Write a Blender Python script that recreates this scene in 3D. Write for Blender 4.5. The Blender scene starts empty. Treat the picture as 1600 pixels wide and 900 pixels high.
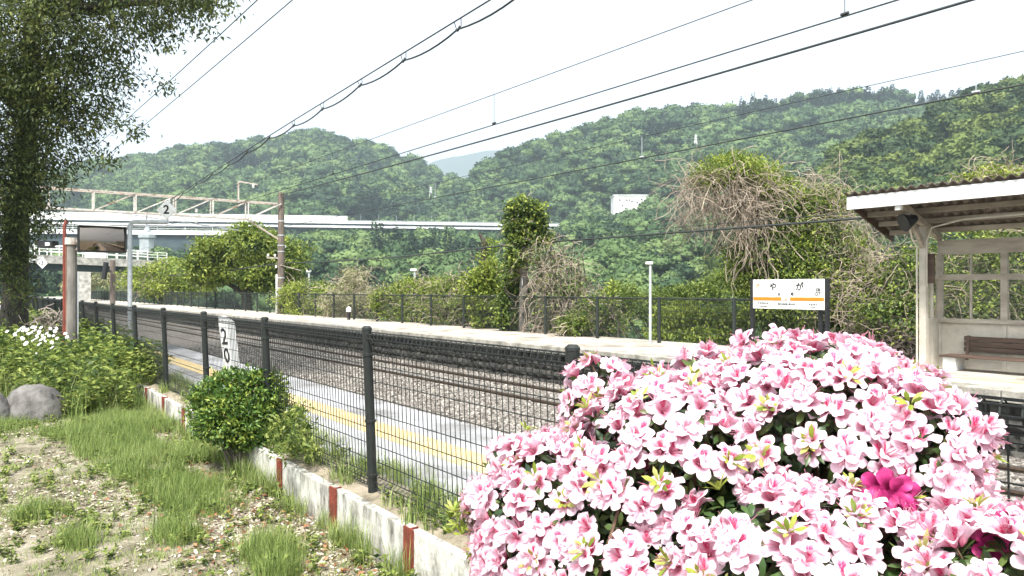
import bpy, math, random
import numpy as np
from math import radians, sin, cos, pi, tan, atan, sqrt
from mathutils import Vector, noise as mnoise
R = random.Random(11)
N = np.random.default_rng(7)
S = bpy.context.scene
COL = S.collection

# ------------------------------------------------------------------ camera, sky, sun, exposure
CH = 1.56                                     # eye height; world X = across the tracks, Y = along them
F = 1155.0; AZ = atan(860/F); CA, SA = cos(AZ), sin(AZ)
cam = bpy.data.cameras.new("camera"); cam_o = bpy.data.objects.new("camera", cam); COL.objects.link(cam_o)
cam_o.location = (0, 0, CH); cam_o.rotation_euler = (radians(90), 0, -AZ)
cam.sensor_width = 36; cam.lens = F*36/1600; cam.shift_y = 2/1600; cam.clip_start = .05; cam.clip_end = 15000
S.camera = cam_o
SUN_EL = radians(56); sd = (Vector((-SA, -CA, 0))*.95+Vector((CA, -SA, 0))*-.2).normalized()
w = bpy.data.worlds.new("World"); S.world = w; w.use_nodes = True
nt = w.node_tree; nt.nodes.clear()
sky = nt.nodes.new("ShaderNodeTexSky"); sky.sky_type = 'NISHITA'; sky.sun_disc = False
sky.sun_elevation = SUN_EL; sky.sun_rotation = math.atan2(sd.x, sd.y); sky.dust_density = 4; sky.air_density = 1.0
hs = nt.nodes.new("ShaderNodeHueSaturation"); hs.inputs['Saturation'].default_value = .22; hs.inputs['Value'].default_value = 1.35
bg = nt.nodes.new("ShaderNodeBackground"); bg.inputs['Strength'].default_value = .13
wo = nt.nodes.new("ShaderNodeOutputWorld")
nt.links.new(sky.outputs[0], hs.inputs['Color']); nt.links.new(hs.outputs[0], bg.inputs[0]); nt.links.new(bg.outputs[0], wo.inputs[0])
sl = bpy.data.lights.new("sun", 'SUN'); sl.energy = 4.2; sl.angle = radians(7); sl.color = (1, .97, .92)
so = bpy.data.objects.new("sun", sl); COL.objects.link(so)
so.rotation_euler = (-Vector((sd.x*cos(SUN_EL), sd.y*cos(SUN_EL), sin(SUN_EL)))).to_track_quat('-Z', 'Y').to_euler()
S.view_settings.view_transform = 'Standard'; S.view_settings.look = 'None'; S.view_settings.exposure = 1.35; S.view_settings.gamma = 1
S.view_settings.use_curve_mapping = False
S.cycles.use_denoising = True
S.cycles.max_bounces = 6; S.cycles.diffuse_bounces = 3; S.cycles.glossy_bounces = 3; S.cycles.transmission_bounces = 4
S.cycles.transparent_max_bounces = 8; S.cycles.volume_bounces = 0; S.cycles.caustics_reflective = False; S.cycles.caustics_refractive = False

# ------------------------------------------------------------------ helpers
def W(px, py, f):                             # a sight line of the survey at forward distance f
    r = (px-800)/F*f
    return Vector((CA*r+SA*f, -SA*r+CA*f, CH+(452-py)/F*f))
def G(px, py, z=0): return W(px, py, F*(CH-z)/(py-452))
def U(v, px):
    k = (px-800)/F
    return v*(CA-k*SA)/(SA+k*CA)
def D(p): return p[0]*SA+p[1]*CA              # forward distance of a point
RGT = Vector((CA, -SA, 0)); FWD = Vector((SA, CA, 0)); UP = Vector((0, 0, 1))

def tag(o, label=None, cat=None, group=None, kind=None):
    if label: o['label'] = label
    if cat: o['category'] = cat
    if group: o['group'] = group
    if kind: o['kind'] = kind
    return o
def root(name, loc, label, cat, group=None):
    o = bpy.data.objects.new(name, None); COL.objects.link(o); o.location = loc; o.empty_display_size = .1
    return tag(o, label, cat, group)
def wloc(o):
    v = Vector(o.location)
    while o.parent: o = o.parent; v += Vector(o.location)
    return v
def mesh_np(name, V, Fs, mat, smooth=False):
    """V (n,3); Fs list of (m,k) int arrays"""
    me = bpy.data.meshes.new(name)
    V = np.asarray(V, np.float32); me.vertices.add(len(V)); me.vertices.foreach_set('co', V.ravel())
    Fs = [np.asarray(f, np.int32) for f in Fs if len(f)]
    nl = sum(f.size for f in Fs); npol = sum(len(f) for f in Fs)
    me.loops.add(nl); me.polygons.add(npol)
    me.loops.foreach_set('vertex_index', np.concatenate([f.ravel() for f in Fs]))
    tot = np.concatenate([np.full(len(f), f.shape[1], np.int32) for f in Fs])
    st = np.concatenate([[0], np.cumsum(tot)[:-1]]).astype(np.int32)
    me.polygons.foreach_set('loop_start', st); me.polygons.foreach_set('loop_total', tot)
    if smooth: me.polygons.foreach_set('use_smooth', np.ones(npol, bool))
    me.update(calc_edges=True)
    if mat: me.materials.append(mat)
    return me
def put(name, me, parent=None):
    o = bpy.data.objects.new(name, me); COL.objects.link(o)
    if parent: o.parent = parent
    return o
class MB:
    def __init__(s): s.v = []; s.f = []
    def add(s, vs, fs):
        b = len(s.v); s.v += [tuple(p) for p in vs]; s.f += [tuple(i+b for i in f) for f in fs]; return s
    def box(s, x0, x1, y0, y1, z0, z1):
        return s.add([(x0,y0,z0),(x1,y0,z0),(x1,y1,z0),(x0,y1,z0),(x0,y0,z1),(x1,y0,z1),(x1,y1,z1),(x0,y1,z1)],
                     [(0,3,2,1),(4,5,6,7),(0,1,5,4),(1,2,6,5),(2,3,7,6),(3,0,4,7)])
    def bar(s, a, b, w, h, up=UP):            # beam from a to b
        a = Vector(a); b = Vector(b); d = (b-a).normalized(); up = Vector(up)
        if abs(d.dot(up)) > .98: up = Vector((1,0,0))
        x = d.cross(up).normalized(); z = x.cross(d); x *= w/2; z *= h/2
        vs = [a-x-z, a+x-z, a+x+z, a-x+z, b-x-z, b+x-z, b+x+z, b-x+z]
        return s.add(vs, [(0,1,2,3),(7,6,5,4),(0,4,5,1),(1,5,6,2),(2,6,7,3),(3,7,4,0)])
    def tube(s, pts, r, n=6, cap=True):
        pts = [Vector(p) for p in pts]; rs = r if isinstance(r, (list, tuple)) else [r]*len(pts)
        vs = []; pu = None
        for i, p in enumerate(pts):
            d = (pts[min(i+1, len(pts)-1)]-pts[max(i-1, 0)]).normalized()
            if pu is None: pu = d.orthogonal().normalized()
            x = (pu-d*pu.dot(d)).normalized() if (pu-d*pu.dot(d)).length > 1e-5 else d.orthogonal().normalized()
            pu = x; y = d.cross(x)
            for k in range(n):
                a = 2*pi*k/n; vs.append(p+(x*cos(a)+y*sin(a))*rs[i])
        fs = [(i*n+k, i*n+(k+1) % n, (i+1)*n+(k+1) % n, (i+1)*n+k) for i in range(len(pts)-1) for k in range(n)]
        if cap and n > 2: fs += [tuple(range(n))[::-1], tuple((len(pts)-1)*n+k for k in range(n))]
        return s.add(vs, fs)
    def poly(s, pts, thick, nrm):             # flat outline with a real thickness
        pts = [Vector(p) for p in pts]; nrm = Vector(nrm).normalized()*thick; n = len(pts)
        return s.add(pts+[p+nrm for p in pts], [tuple(range(n))[::-1], tuple(range(n, 2*n))]+[(i, (i+1) % n, n+(i+1) % n, n+i) for i in range(n)])
    def lathe(s, c, prof, n=16):
        c = Vector(c); vs = []
        for r, z in prof:
            for k in range(n):
                a = 2*pi*k/n; vs.append(c+Vector((r*cos(a), r*sin(a), z)))
        m = len(prof)
        fs = [(i*n+k, i*n+(k+1) % n, (i+1)*n+(k+1) % n, (i+1)*n+k) for i in range(m-1) for k in range(n)]
        fs += [tuple(range(n))[::-1], tuple((m-1)*n+k for k in range(n))]
        return s.add(vs, fs)
    def mesh(s, name, mat, off=(0,0,0), smooth=False):
        me = bpy.data.meshes.new(name); o = Vector(off)
        me.from_pydata([tuple(Vector(p)-o) for p in s.v], [], s.f); me.update()
        if smooth: me.polygons.foreach_set('use_smooth', [True]*len(me.polygons))
        if mat: me.materials.append(mat)
        return me
    def build(s, name, mat, parent=None, smooth=False, bevel=0):
        o = put(name, s.mesh(name, mat, wloc(parent) if parent else (0,0,0), smooth), parent)
        if bevel:
            m = o.modifiers.new("bevel", 'BEVEL'); m.width = bevel; m.segments = 2; m.limit_method = 'ANGLE'
        return o
def single(mb, name, mat, loc, label, cat, group=None, smooth=False):   # a thing made of one mesh, origin at its base
    o = put(name, mb.mesh(name, mat, loc, smooth)); o.location = loc
    return tag(o, label, cat, group)

# ------------------------------------------------------------------ materials
def lin(c): return (c[0], c[1], c[2], 1)
def M(name, a, b=None, rough=.7, scale=4, bump=0, bscale=40, metallic=0, c3=None, detail=6, stretch=None, spec=.35, lo=.35, hi=.65, voronoi=False):
    m = bpy.data.materials.new(name); m.use_nodes = True; t = m.node_tree; nd = t.nodes; p = nd['Principled BSDF']
    p.inputs['Roughness'].default_value = rough; p.inputs['Metallic'].default_value = metallic; p.inputs['Specular IOR Level'].default_value = spec
    if b is None: b = tuple(x*.75 for x in a)
    tc = nd.new('ShaderNodeTexCoord'); src = tc.outputs['Object']
    if stretch:
        mp = nd.new('ShaderNodeMapping'); mp.inputs['Scale'].default_value = stretch; t.links.new(src, mp.inputs[0]); src = mp.outputs[0]
    if voronoi:
        n1 = nd.new('ShaderNodeTexVoronoi'); n1.inputs['Scale'].default_value = scale; t.links.new(src, n1.inputs['Vector'])
        sp = nd.new('ShaderNodeSeparateColor'); t.links.new(n1.outputs['Color'], sp.inputs[0]); fac = sp.outputs[0]
    else:
        n1 = nd.new('ShaderNodeTexNoise'); n1.inputs['Scale'].default_value = scale; n1.inputs['Detail'].default_value = detail; n1.inputs['Roughness'].default_value = .65
        t.links.new(src, n1.inputs['Vector']); fac = n1.outputs['Fac']
    cr = nd.new('ShaderNodeValToRGB'); cr.color_ramp.elements[0].position = lo; cr.color_ramp.elements[1].position = hi
    cr.color_ramp.elements[0].color = lin(b); cr.color_ramp.elements[1].color = lin(a)
    if c3: e = cr.color_ramp.elements.new((lo+hi)/2); e.color = lin(c3)
    t.links.new(fac, cr.inputs[0]); t.links.new(cr.outputs[0], p.inputs['Base Color'])
    if bump:
        if voronoi: h = n1.outputs['Distance']
        else:
            n2 = nd.new('ShaderNodeTexNoise'); n2.inputs['Scale'].default_value = bscale; n2.inputs['Detail'].default_value = 5; t.links.new(src, n2.inputs['Vector']); h = n2.outputs['Fac']
        bp = nd.new('ShaderNodeBump'); bp.inputs['Strength'].default_value = min(1, bump); bp.inputs['Distance'].default_value = .02
        t.links.new(h, bp.inputs['Height']); t.links.new(bp.outputs[0], p.inputs['Normal'])
    return m
def leafmat(name, cols, trans=.35, rough=.5, per='island', nscale=.5, spec=.3, zone=.5):
    """cols: dark .. light; leaf-to-leaf variation plus slow drift from clump to clump"""
    m = bpy.data.materials.new(name); m.use_nodes = True; t = m.node_tree; nd = t.nodes; p = nd['Principled BSDF']; out = nd['Material Output']
    p.inputs['Roughness'].default_value = rough; p.inputs['Specular IOR Level'].default_value = spec
    g = nd.new('ShaderNodeNewGeometry'); oi = nd.new('ShaderNodeObjectInfo')
    ns = nd.new('ShaderNodeTexNoise'); ns.inputs['Scale'].default_value = nscale; ns.inputs['Detail'].default_value = 3
    t.links.new(g.outputs['Position'], ns.inputs['Vector'])
    mx = nd.new('ShaderNodeMix'); mx.inputs[0].default_value = zone
    if per == 'island': t.links.new(g.outputs['Random Per Island'], mx.inputs[2])
    elif per == 'object': t.links.new(oi.outputs['Random'], mx.inputs[2])
    t.links.new(ns.outputs['Fac'], mx.inputs[3])
    cr = nd.new('ShaderNodeValToRGB'); n = len(cols); el = cr.color_ramp.elements
    el[0].color = lin(cols[0]); el[0].position = .22; el[1].color = lin(cols[-1]); el[1].position = .8
    for i in range(1, n-1): e = el.new(.22+.58*i/(n-1)); e.color = lin(cols[i])
    t.links.new(mx.outputs[0], cr.inputs[0])
    t.links.new(cr.outputs[0], p.inputs['Base Color'])
    tr = nd.new('ShaderNodeBsdfTranslucent'); t.links.new(cr.outputs[0], tr.inputs[0])
    ms = nd.new('ShaderNodeMixShader'); ms.inputs[0].default_value = trans
    t.links.new(p.outputs[0], ms.inputs[1]); t.links.new(tr.outputs[0], ms.inputs[2]); t.links.new(ms.outputs[0], out.inputs[0])
    return m

m_conc = M('weathered concrete', (.5,.48,.43), (.2,.19,.165), .85, 2.2, .5, 30, c3=(.36,.345,.31))
m_curb = M('stained curb concrete', (.55,.53,.47), (.12,.115,.095), .9, 9, .6, 60, c3=(.36,.345,.3), stretch=(1,1,.4), lo=.36, hi=.6)
m_red = M('red painted steel', (.22,.045,.028), (.11,.03,.02), .6, 9, .3)
m_pipe = M('rust brown pipe highlight', (.26,.1,.055), (.15,.055,.035), .6, 9)
m_fence = M('dark fence coating', (.02,.023,.021), (.011,.013,.012), .45, 14, spec=.35)
m_fence2 = M('dark green fence coating', (.022,.028,.024), (.014,.018,.016), .5, 10)
m_plat_near = M('pale worn asphalt', (.4,.4,.41), (.17,.165,.16), .9, 1.1, .7, 90, c3=(.31,.31,.315), detail=10)
m_yellow = M('worn yellow paint', (.5,.38,.16), (.36,.32,.26), .8, 6, .3, 80, lo=.3, hi=.55)
m_plat = M('sandy platform surface', (.5,.45,.37), (.2,.175,.14), .95, 1.1, .6, 60, c3=(.4,.36,.3))
m_coping = M('platform coping stone', (.4,.375,.32), (.15,.14,.115), .9, 3, .6, 40)
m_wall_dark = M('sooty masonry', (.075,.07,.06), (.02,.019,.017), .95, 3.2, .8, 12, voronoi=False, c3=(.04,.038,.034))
m_ballast = M('track ballast bed', (.26,.235,.205), (.06,.054,.048), .95, 24, 1, 60, voronoi=True, lo=.1, hi=.9)
m_stone = leafmat('ballast stone', [(.06,.05,.043), (.13,.114,.098), (.21,.19,.165), (.33,.305,.27)], trans=0, rough=.9, per='object', nscale=1.2, zone=.3)
m_rail = M('rusty rail', (.12,.085,.06), (.06,.042,.03), .6, 10, .2, metallic=.3)
m_railtop = M('polished rail head', (.5,.48,.46), (.35,.33,.31), .3, 8, metallic=.9)
m_soil = M('dry soil', (.3,.25,.19), (.12,.1,.07), .95, 6, .8, 60, c3=(.22,.19,.13))
m_yard = M('chip strewn yard earth', (.34,.3,.235), (.075,.068,.045), .95, 2.6, 1, 70, c3=(.18,.16,.105), detail=10, lo=.32, hi=.66)
m_terrain = M('grassy valley floor', (.09,.11,.04), (.04,.06,.02), .95, .05, 0)
m_chip = leafmat('wood chip', [(.09,.068,.045), (.2,.16,.115), (.34,.29,.215), (.55,.5,.41)], trans=0, rough=.85, per='object', nscale=.8, zone=.25)
m_dead = leafmat('dead leaf', [(.12,.05,.025), (.25,.11,.05), (.34,.18,.09)], trans=.1, per='object', zone=.2)
m_grass = leafmat('grass blade', [(.06,.1,.025), (.14,.21,.05), (.26,.34,.09), (.4,.43,.18)], trans=.4, per='island', nscale=1.2, zone=.45)
m_weed = leafmat('weed leaf', [(.024,.05,.013), (.075,.115,.025), (.19,.245,.05), (.33,.36,.1)], trans=.4, nscale=1.1, zone=.5)
m_bark = M('bark', (.085,.072,.058), (.03,.026,.022), .95, 9, 1, 30, stretch=(1,1,.3))
m_twig = M('dry vine stem', (.42,.345,.27), (.17,.135,.1), .9, 5)
m_twig2 = M('grey vine stem', (.24,.205,.17), (.12,.1,.08), .9, 5)
m_conc_pole = M('pole concrete', (.22,.2,.175), (.1,.092,.08), .85, 6, .3, 60, stretch=(1,1,.3))
m_wood_pole = M('old wooden pole', (.17,.135,.11), (.08,.063,.052), .9, 12, .6, 40, stretch=(1,1,.15))
m_galv = M('galvanised steel', (.5,.52,.53), (.36,.38,.39), .45, 9, metallic=.35)
m_white = M('white paint', (.8,.8,.78), (.62,.61,.58), .55, 5)
m_black = M('black paint', (.02,.02,.021), (.012,.012,.013), .5, 9)
m_rust = M('rust stained steel', (.4,.3,.24), (.2,.11,.07), .75, 3, .2, c3=(.46,.42,.37))
m_steel_w = M('pale painted steel', (.62,.6,.56), (.36,.3,.25), .6, 4)
m_orange = M('orange paint', (.62,.19,.012), (.55,.165,.012), .5, 9)
m_cream = M('cream painted boards', (.56,.52,.44), (.38,.34,.28), .75, 2.5, .15)
m_cream_d = M('weathered cream timber', (.42,.375,.31), (.24,.205,.165), .8, 5, .3, stretch=(1,.3,1))
m_roof_s = M('corrugated roofing', (.2,.17,.145), (.09,.075,.062), .85, 4, .2)
m_bench = M('brown bench wood', (.11,.07,.05), (.05,.032,.024), .65, 12, .3, stretch=(1,.1,1))
m_rock = M('grey boulder', (.17,.16,.15), (.055,.05,.047), .9, 5, 1, 14, c3=(.115,.108,.1))
m_bridge_w = M('pale bridge concrete', (.7,.7,.68), (.5,.5,.48), .8, .15)
m_bridge_d = M('dark teal bridge steel and deck shade', (.05,.075,.08), (.035,.055,.06), .7, .3)
m_pier = M('grey bridge pier', (.34,.37,.37), (.24,.265,.27), .8, .3)
m_build = M('white rendered wall', (.78,.77,.75), (.66,.65,.62), .8, .4)
m_wire = M('overhead wire', (.035,.04,.038), (.025,.028,.027), .6, 5)
m_ins = M('white insulator', (.7,.7,.68), (.6,.6,.58), .3, 5)
m_glassdark = M('window dark glass', (.05,.06,.07), (.03,.04,.05), .15, 2)
m_hill = M('forest floor', (.03,.05,.02), (.015,.028,.012), .95, .05)
def glassmat():
    m = bpy.data.materials.new('dusty window glass'); m.use_nodes = True; t = m.node_tree; nd = t.nodes; out = nd['Material Output']
    p = nd['Principled BSDF']; p.inputs['Base Color'].default_value = (.5,.48,.45,1); p.inputs['Roughness'].default_value = .12
    tr = nd.new('ShaderNodeBsdfTransparent'); tr.inputs[0].default_value = (.9,.9,.88,1)
    n = nd.new('ShaderNodeTexNoise'); n.inputs['Scale'].default_value = 3; r = nd.new('ShaderNodeMapRange'); r.inputs[3].default_value = .0; r.inputs[4].default_value = .09
    tc = nd.new('ShaderNodeTexCoord'); t.links.new(tc.outputs['Object'], n.inputs['Vector']); t.links.new(n.outputs['Fac'], r.inputs[0])
    mx = nd.new('ShaderNodeMixShader'); t.links.new(r.outputs[0], mx.inputs[0]); t.links.new(tr.outputs[0], mx.inputs[1]); t.links.new(p.outputs[0], mx.inputs[2]); t.links.new(mx.outputs[0], out.inputs[0])
    return m
m_glass = glassmat()
def mirrormat():
    m = bpy.data.materials.new('aged mirror'); m.use_nodes = True; p = m.node_tree.nodes['Principled BSDF']
    p.inputs['Base Color'].default_value = (.24,.2,.17,1); p.inputs['Metallic'].default_value = 1; p.inputs['Roughness'].default_value = .06
    return m
m_mirror = mirrormat()

# ------------------------------------------------------------------ leaves
def unit(a): return a/np.maximum(1e-9, np.linalg.norm(a, axis=-1, keepdims=True))
def leaf_arrays(c, d, n, L, Wd, fold=.18):
    """one folded four-point leaf per row: base c, direction d, normal n"""
    c, d, n = map(np.asarray, (c, d, n)); L = np.broadcast_to(L, (len(c),))[:, None]; Wd = np.broadcast_to(Wd, (len(c),))[:, None]
    d = unit(d); s = unit(np.cross(d, n)); n = np.cross(s, d)
    v = np.stack([c, c+d*L*.45-s*Wd*.5+n*Wd*fold, c+d*L-n*L*.12, c+d*L*.45+s*Wd*.5+n*Wd*fold], 1).reshape(-1, 3)
    i = np.arange(len(c))[:, None]*4
    f = np.concatenate([i+np.array([[0, 1, 2]]), i+np.array([[0, 2, 3]])])
    return v, f
def leafcloud(lobes, ntw, nl, L, Wd, tw=.3, shell=(.75, 1.05), rng=N, drop=0.3, spread=1.0, cut=None):
    """twigs over the shells of lobes (x,y,z,rx,ry,rz), leaves round each twig"""
    lobes = np.array(lobes, float); area = (lobes[:, 3]*lobes[:, 4]+lobes[:, 3]*lobes[:, 5]+lobes[:, 4]*lobes[:, 5]); pr = area/area.sum()
    k = rng.choice(len(lobes), ntw, p=pr)
    dr = unit(rng.normal(size=(ntw, 3)))
    rad = rng.uniform(shell[0], shell[1], (ntw, 1))
    tc = lobes[k, :3]+dr*lobes[k, 3:]*rad
    out = unit(dr/lobes[k, 3:])
    if cut is not None: sel = cut(tc); tc = tc[sel]; out = out[sel]
    # gaps: leave out twigs where a coarse noise is low
    keep = np.array([mnoise.noise(Vector(p)*(.55/tw)) for p in tc]) > -.18-.3*rng.random(len(tc))
    tc = tc[keep]; out = out[keep]
    c = np.repeat(tc, nl, 0); o = np.repeat(out, nl, 0); m = len(c)
    c = c+rng.normal(size=(m, 3))*tw*.5*np.array([1, 1, .55])
    d = unit(o*.7+rng.normal(size=(m, 3))*.75*spread-np.array([0, 0, drop]))
    n = unit(o*.5+np.array([0, 0, .9])+rng.normal(size=(m, 3))*.45)
    return leaf_arrays(c, d, n, L*rng.uniform(.65, 1.25, m), Wd*rng.uniform(.7, 1.2, m))
def merge(parts):
    V = []; Fa = []; b = 0
    for v, f in parts: V.append(v); Fa.append(f+b); b += len(v)
    return np.concatenate(V), np.concatenate(Fa)
def put_np(name, v, f, mat, parent=None, smooth=False, loc=None):
    off = np.array(wloc(parent)) if parent else np.array(loc if loc is not None else (0, 0, 0))
    o = put(name, mesh_np(name, v-off, [f], mat, smooth), parent)
    if loc is not None and not parent: o.location = loc
    return o
def limb_tree(mb, base, tips, r0, n=8):
    base = Vector(base)
    for tip, r, bend in tips:
        tip = Vector(tip); pts = []
        for i in range(n+1):
            t = i/n; p = base.lerp(tip, t)+Vector((mnoise.noise(Vector((t*2+tip.x, tip.y, 1)))*bend, mnoise.noise(Vector((t*2, tip.x, tip.z)))*bend, mnoise.noise(Vector((tip.x, t*2, 3)))*bend*.4))*sin(pi*t)
            pts.append(p)
        mb.tube(pts, [r*(1-.75*i/n) for i in range(n+1)], 7)
def tangle(lobes, n, ln, r, droop=.5, seg=7, top=False, rng=R):
    """dry vine stems wandering over the lobes and hanging down"""
    mb = MB(); ar = [l[3]*l[5] for l in lobes]
    for i in range(n):
        l = rng.choices(lobes, ar)[0]
        while True:
            d = Vector((rng.gauss(0, 1), rng.gauss(0, 1), rng.gauss(0, 1))).normalized()
            if not top or d.z > -.2: break
        c = Vector(l[:3]); rr = Vector(l[3:])
        p = c+Vector((d.x*rr.x, d.y*rr.y, d.z*rr.z))*rng.uniform(.8, 1.08)
        h = Vector((rng.gauss(0, 1), rng.gauss(0, 1), rng.gauss(0, .6))).normalized()
        pts = [p.copy()]; L = ln*rng.uniform(.5, 1.4)/seg
        curl = Vector((rng.gauss(0, 1), rng.gauss(0, 1), rng.gauss(0, 1)))*.4
        for k in range(seg):
            h = (h+Vector((rng.gauss(0, .35), rng.gauss(0, .35), rng.gauss(0, .3)-droop*.3))+h.cross(curl)*.5).normalized()
            p = p+h*L; pts.append(p.copy())
        mb.tube(pts, r*rng.uniform(.5, 1.3), 3, cap=False)
    return mb
# points carried by a "stuff" object, each with one of a few source meshes on it
def scatter(name, protos, P, rot, scl, label=None, cat=None, kind='stuff', idx=None):
    c = bpy.data.collections.new(name+' sources')
    for i, me in enumerate(protos):
        o = bpy.data.objects.new(name+' source %02d' % i, me); c.objects.link(o)
    n = len(P); me = bpy.data.meshes.new(name); me.vertices.add(n); me.vertices.foreach_set('co', np.asarray(P, np.float32).ravel())
    a = me.attributes.new('rot', 'FLOAT_VECTOR', 'POINT'); a.data.foreach_set('vector', np.asarray(rot, np.float32).ravel())
    a = me.attributes.new('scl', 'FLOAT_VECTOR', 'POINT'); a.data.foreach_set('vector', np.asarray(scl, np.float32).ravel())
    a = me.attributes.new('idx', 'INT', 'POINT'); a.data.foreach_set('value', np.asarray(idx if idx is not None else N.integers(0, len(protos), n), np.int32))
    o = put(name, me); tag(o, label, cat, None, kind)
    g = bpy.data.node_groups.new(name, 'GeometryNodeTree')
    g.interface.new_socket('Geometry', in_out='INPUT', socket_type='NodeSocketGeometry'); g.interface.new_socket('Geometry', in_out='OUTPUT', socket_type='NodeSocketGeometry')
    nd = g.nodes; gi = nd.new('NodeGroupInput'); go = nd.new('NodeGroupOutput')
    ip = nd.new('GeometryNodeInstanceOnPoints'); ci = nd.new('GeometryNodeCollectionInfo'); ci.inputs[0].default_value = c; ci.inputs[1].default_value = True; ci.inputs[2].default_value = True
    ip.inputs['Pick Instance'].default_value = True
    def na(nm, ty):
        x = nd.new('GeometryNodeInputNamedAttribute'); x.data_type = ty; x.inputs[0].default_value = nm; return x.outputs[0]
    L = g.links; L.new(gi.outputs[0], ip.inputs['Points']); L.new(ci.outputs[0], ip.inputs['Instance'])
    e2r = nd.new('FunctionNodeEulerToRotation'); L.new(na('rot', 'FLOAT_VECTOR'), e2r.inputs[0]); L.new(e2r.outputs[0], ip.inputs['Rotation'])
    L.new(na('scl', 'FLOAT_VECTOR'), ip.inputs['Scale']); L.new(na('idx', 'INT'), ip.inputs['Instance Index']); L.new(ip.outputs[0], go.inputs[0])
    md = o.modifiers.new('scatter', 'NODES'); md.node_group = g
    return o

# ================================================================== SETTING: ground, platforms, track, hills
def zground(x, y):
    if x < 1.93: return .035*mnoise.noise(Vector((x*.8, y*.8, 0)))*(1 if x > -50 else 0)
    if x < 13.2: return -.52
    t = [(13.2, .1), (16, -.3), (25, -2.2), (45, -11), (90, -22), (160, -25), (5000, -25)]
    for (a, za), (b, zb) in zip(t, t[1:]):
        if x <= b: return za+(zb-za)*(x-a)/(b-a)
    return -25
xs = sorted(set([-3200, -1500, -600, -250, -120, -60, -30, -20, -15]+[round(-12+i*.35, 3) for i in range(40)]+[1.929, 1.95, 2.3, 4, 8, 12.9, 13.19, 13.25]+[14, 15, 16, 18, 20, 22.5, 25, 30, 35, 45, 60, 90, 120, 160, 250, 400, 700, 1200, 2000, 3200]))
ys = sorted(set([-3200, -1500, -600, -250, -100, -50, -25, -12]+[round(-6+i*.4, 3) for i in range(66)]+[22, 26, 30, 36, 45, 60, 80, 120, 180, 300, 500, 900, 1600, 2400, 3200]))
gv = [(x, y, zground(x, y)) for y in ys for x in xs]; nx = len(xs)
gf = [(j*nx+i, j*nx+i+1, (j+1)*nx+i+1, (j+1)*nx+i) for j in range(len(ys)-1) for i in range(nx-1)]
g = MB(); g.v = gv; g.f = gf
ground = g.build('ground', m_yard, smooth=True); ground['kind'] = 'structure'
ground.data.materials.append(m_terrain); ground.data.polygons.foreach_set('material_index', [1 if gv[f[0]][0] > 13 or abs(gv[f[0]][0]) > 40 or gv[f[0]][1] > 60 else 0 for f in gf])
def struct(mb, name, mat, bevel=0): o = mb.build(name, mat, bevel=bevel); o['kind'] = 'structure'; return o

# planting bed on top of the retaining wall
bed = MB(); nb = 90
for i in range(nb+1):
    y = -2+i*.36
    for j, (x, z) in enumerate([(2.035, .225), (2.15, .25), (2.3, .235), (2.5, .18)]): bed.v.append((x, y, z+.02*mnoise.noise(Vector((x*6, y*4, 2)))))
bed.f = [(i*4+j, i*4+j+1, i*4+j+5, i*4+j+4) for i in range(nb) for j in range(3)]
struct(bed, 'soil', m_soil)
# near platform with its yellow line
p = MB(); p.box(2.46, 4.27, -20, 140, -.6, .15); struct(p, 'near_platform', m_plat_near, .012)
p = MB()
for k in range(70): p.box(3.2, 3.56, -6+k*2.0, -6+k*2.0+1.985, .15, .154)
struct(p, 'yellow_line', m_yellow)
# ballast
bm_ = MB(); rows = [(4.25, -.5), (5.0, -.49), (6.0, -.46), (7.4, -.44), (8.1, -.435), (9.3, -.435), (10.12, -.45)]
for i in range(60):
    y = -20+i*2.8
    for x, z in rows: bm_.v.append((x, y, z))
bm_.f = [(i*7+j, i*7+j+1, i*7+j+8, i*7+j+7) for i in range(59) for j in range(6)]
struct(bm_, 'ballast', m_ballast)
# island platform
p = MB(); p.box(10.35, 13.1, -30, 140, -.6, .356); struct(p, 'island_platform', m_plat)
p = MB()
y = -30
while y < 140: p.box(9.95, 10.346, y, y+1.19, .21, .36); y += 1.2
struct(p, 'platform_edge', m_coping, .012)
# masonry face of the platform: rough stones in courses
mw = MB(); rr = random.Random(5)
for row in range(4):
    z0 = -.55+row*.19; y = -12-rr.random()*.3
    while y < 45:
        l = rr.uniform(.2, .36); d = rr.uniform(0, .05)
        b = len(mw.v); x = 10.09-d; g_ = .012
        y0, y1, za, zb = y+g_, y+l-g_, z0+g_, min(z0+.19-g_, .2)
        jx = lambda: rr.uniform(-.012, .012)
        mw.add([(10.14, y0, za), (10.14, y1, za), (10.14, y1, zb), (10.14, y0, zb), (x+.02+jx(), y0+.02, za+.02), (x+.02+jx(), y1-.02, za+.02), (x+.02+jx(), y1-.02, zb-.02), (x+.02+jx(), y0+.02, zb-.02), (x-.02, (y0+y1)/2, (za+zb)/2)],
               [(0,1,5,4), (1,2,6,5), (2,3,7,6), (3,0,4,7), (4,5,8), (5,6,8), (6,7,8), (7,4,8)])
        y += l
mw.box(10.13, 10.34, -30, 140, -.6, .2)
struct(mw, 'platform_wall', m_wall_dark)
# faded line on the island platform
p = MB()
for k in range(9): p.box(10.82, 10.93, -12+k*2.2, -12+k*2.2+2.16, .356, .36)
struct(p, 'platform_line', m_yellow)

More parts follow.
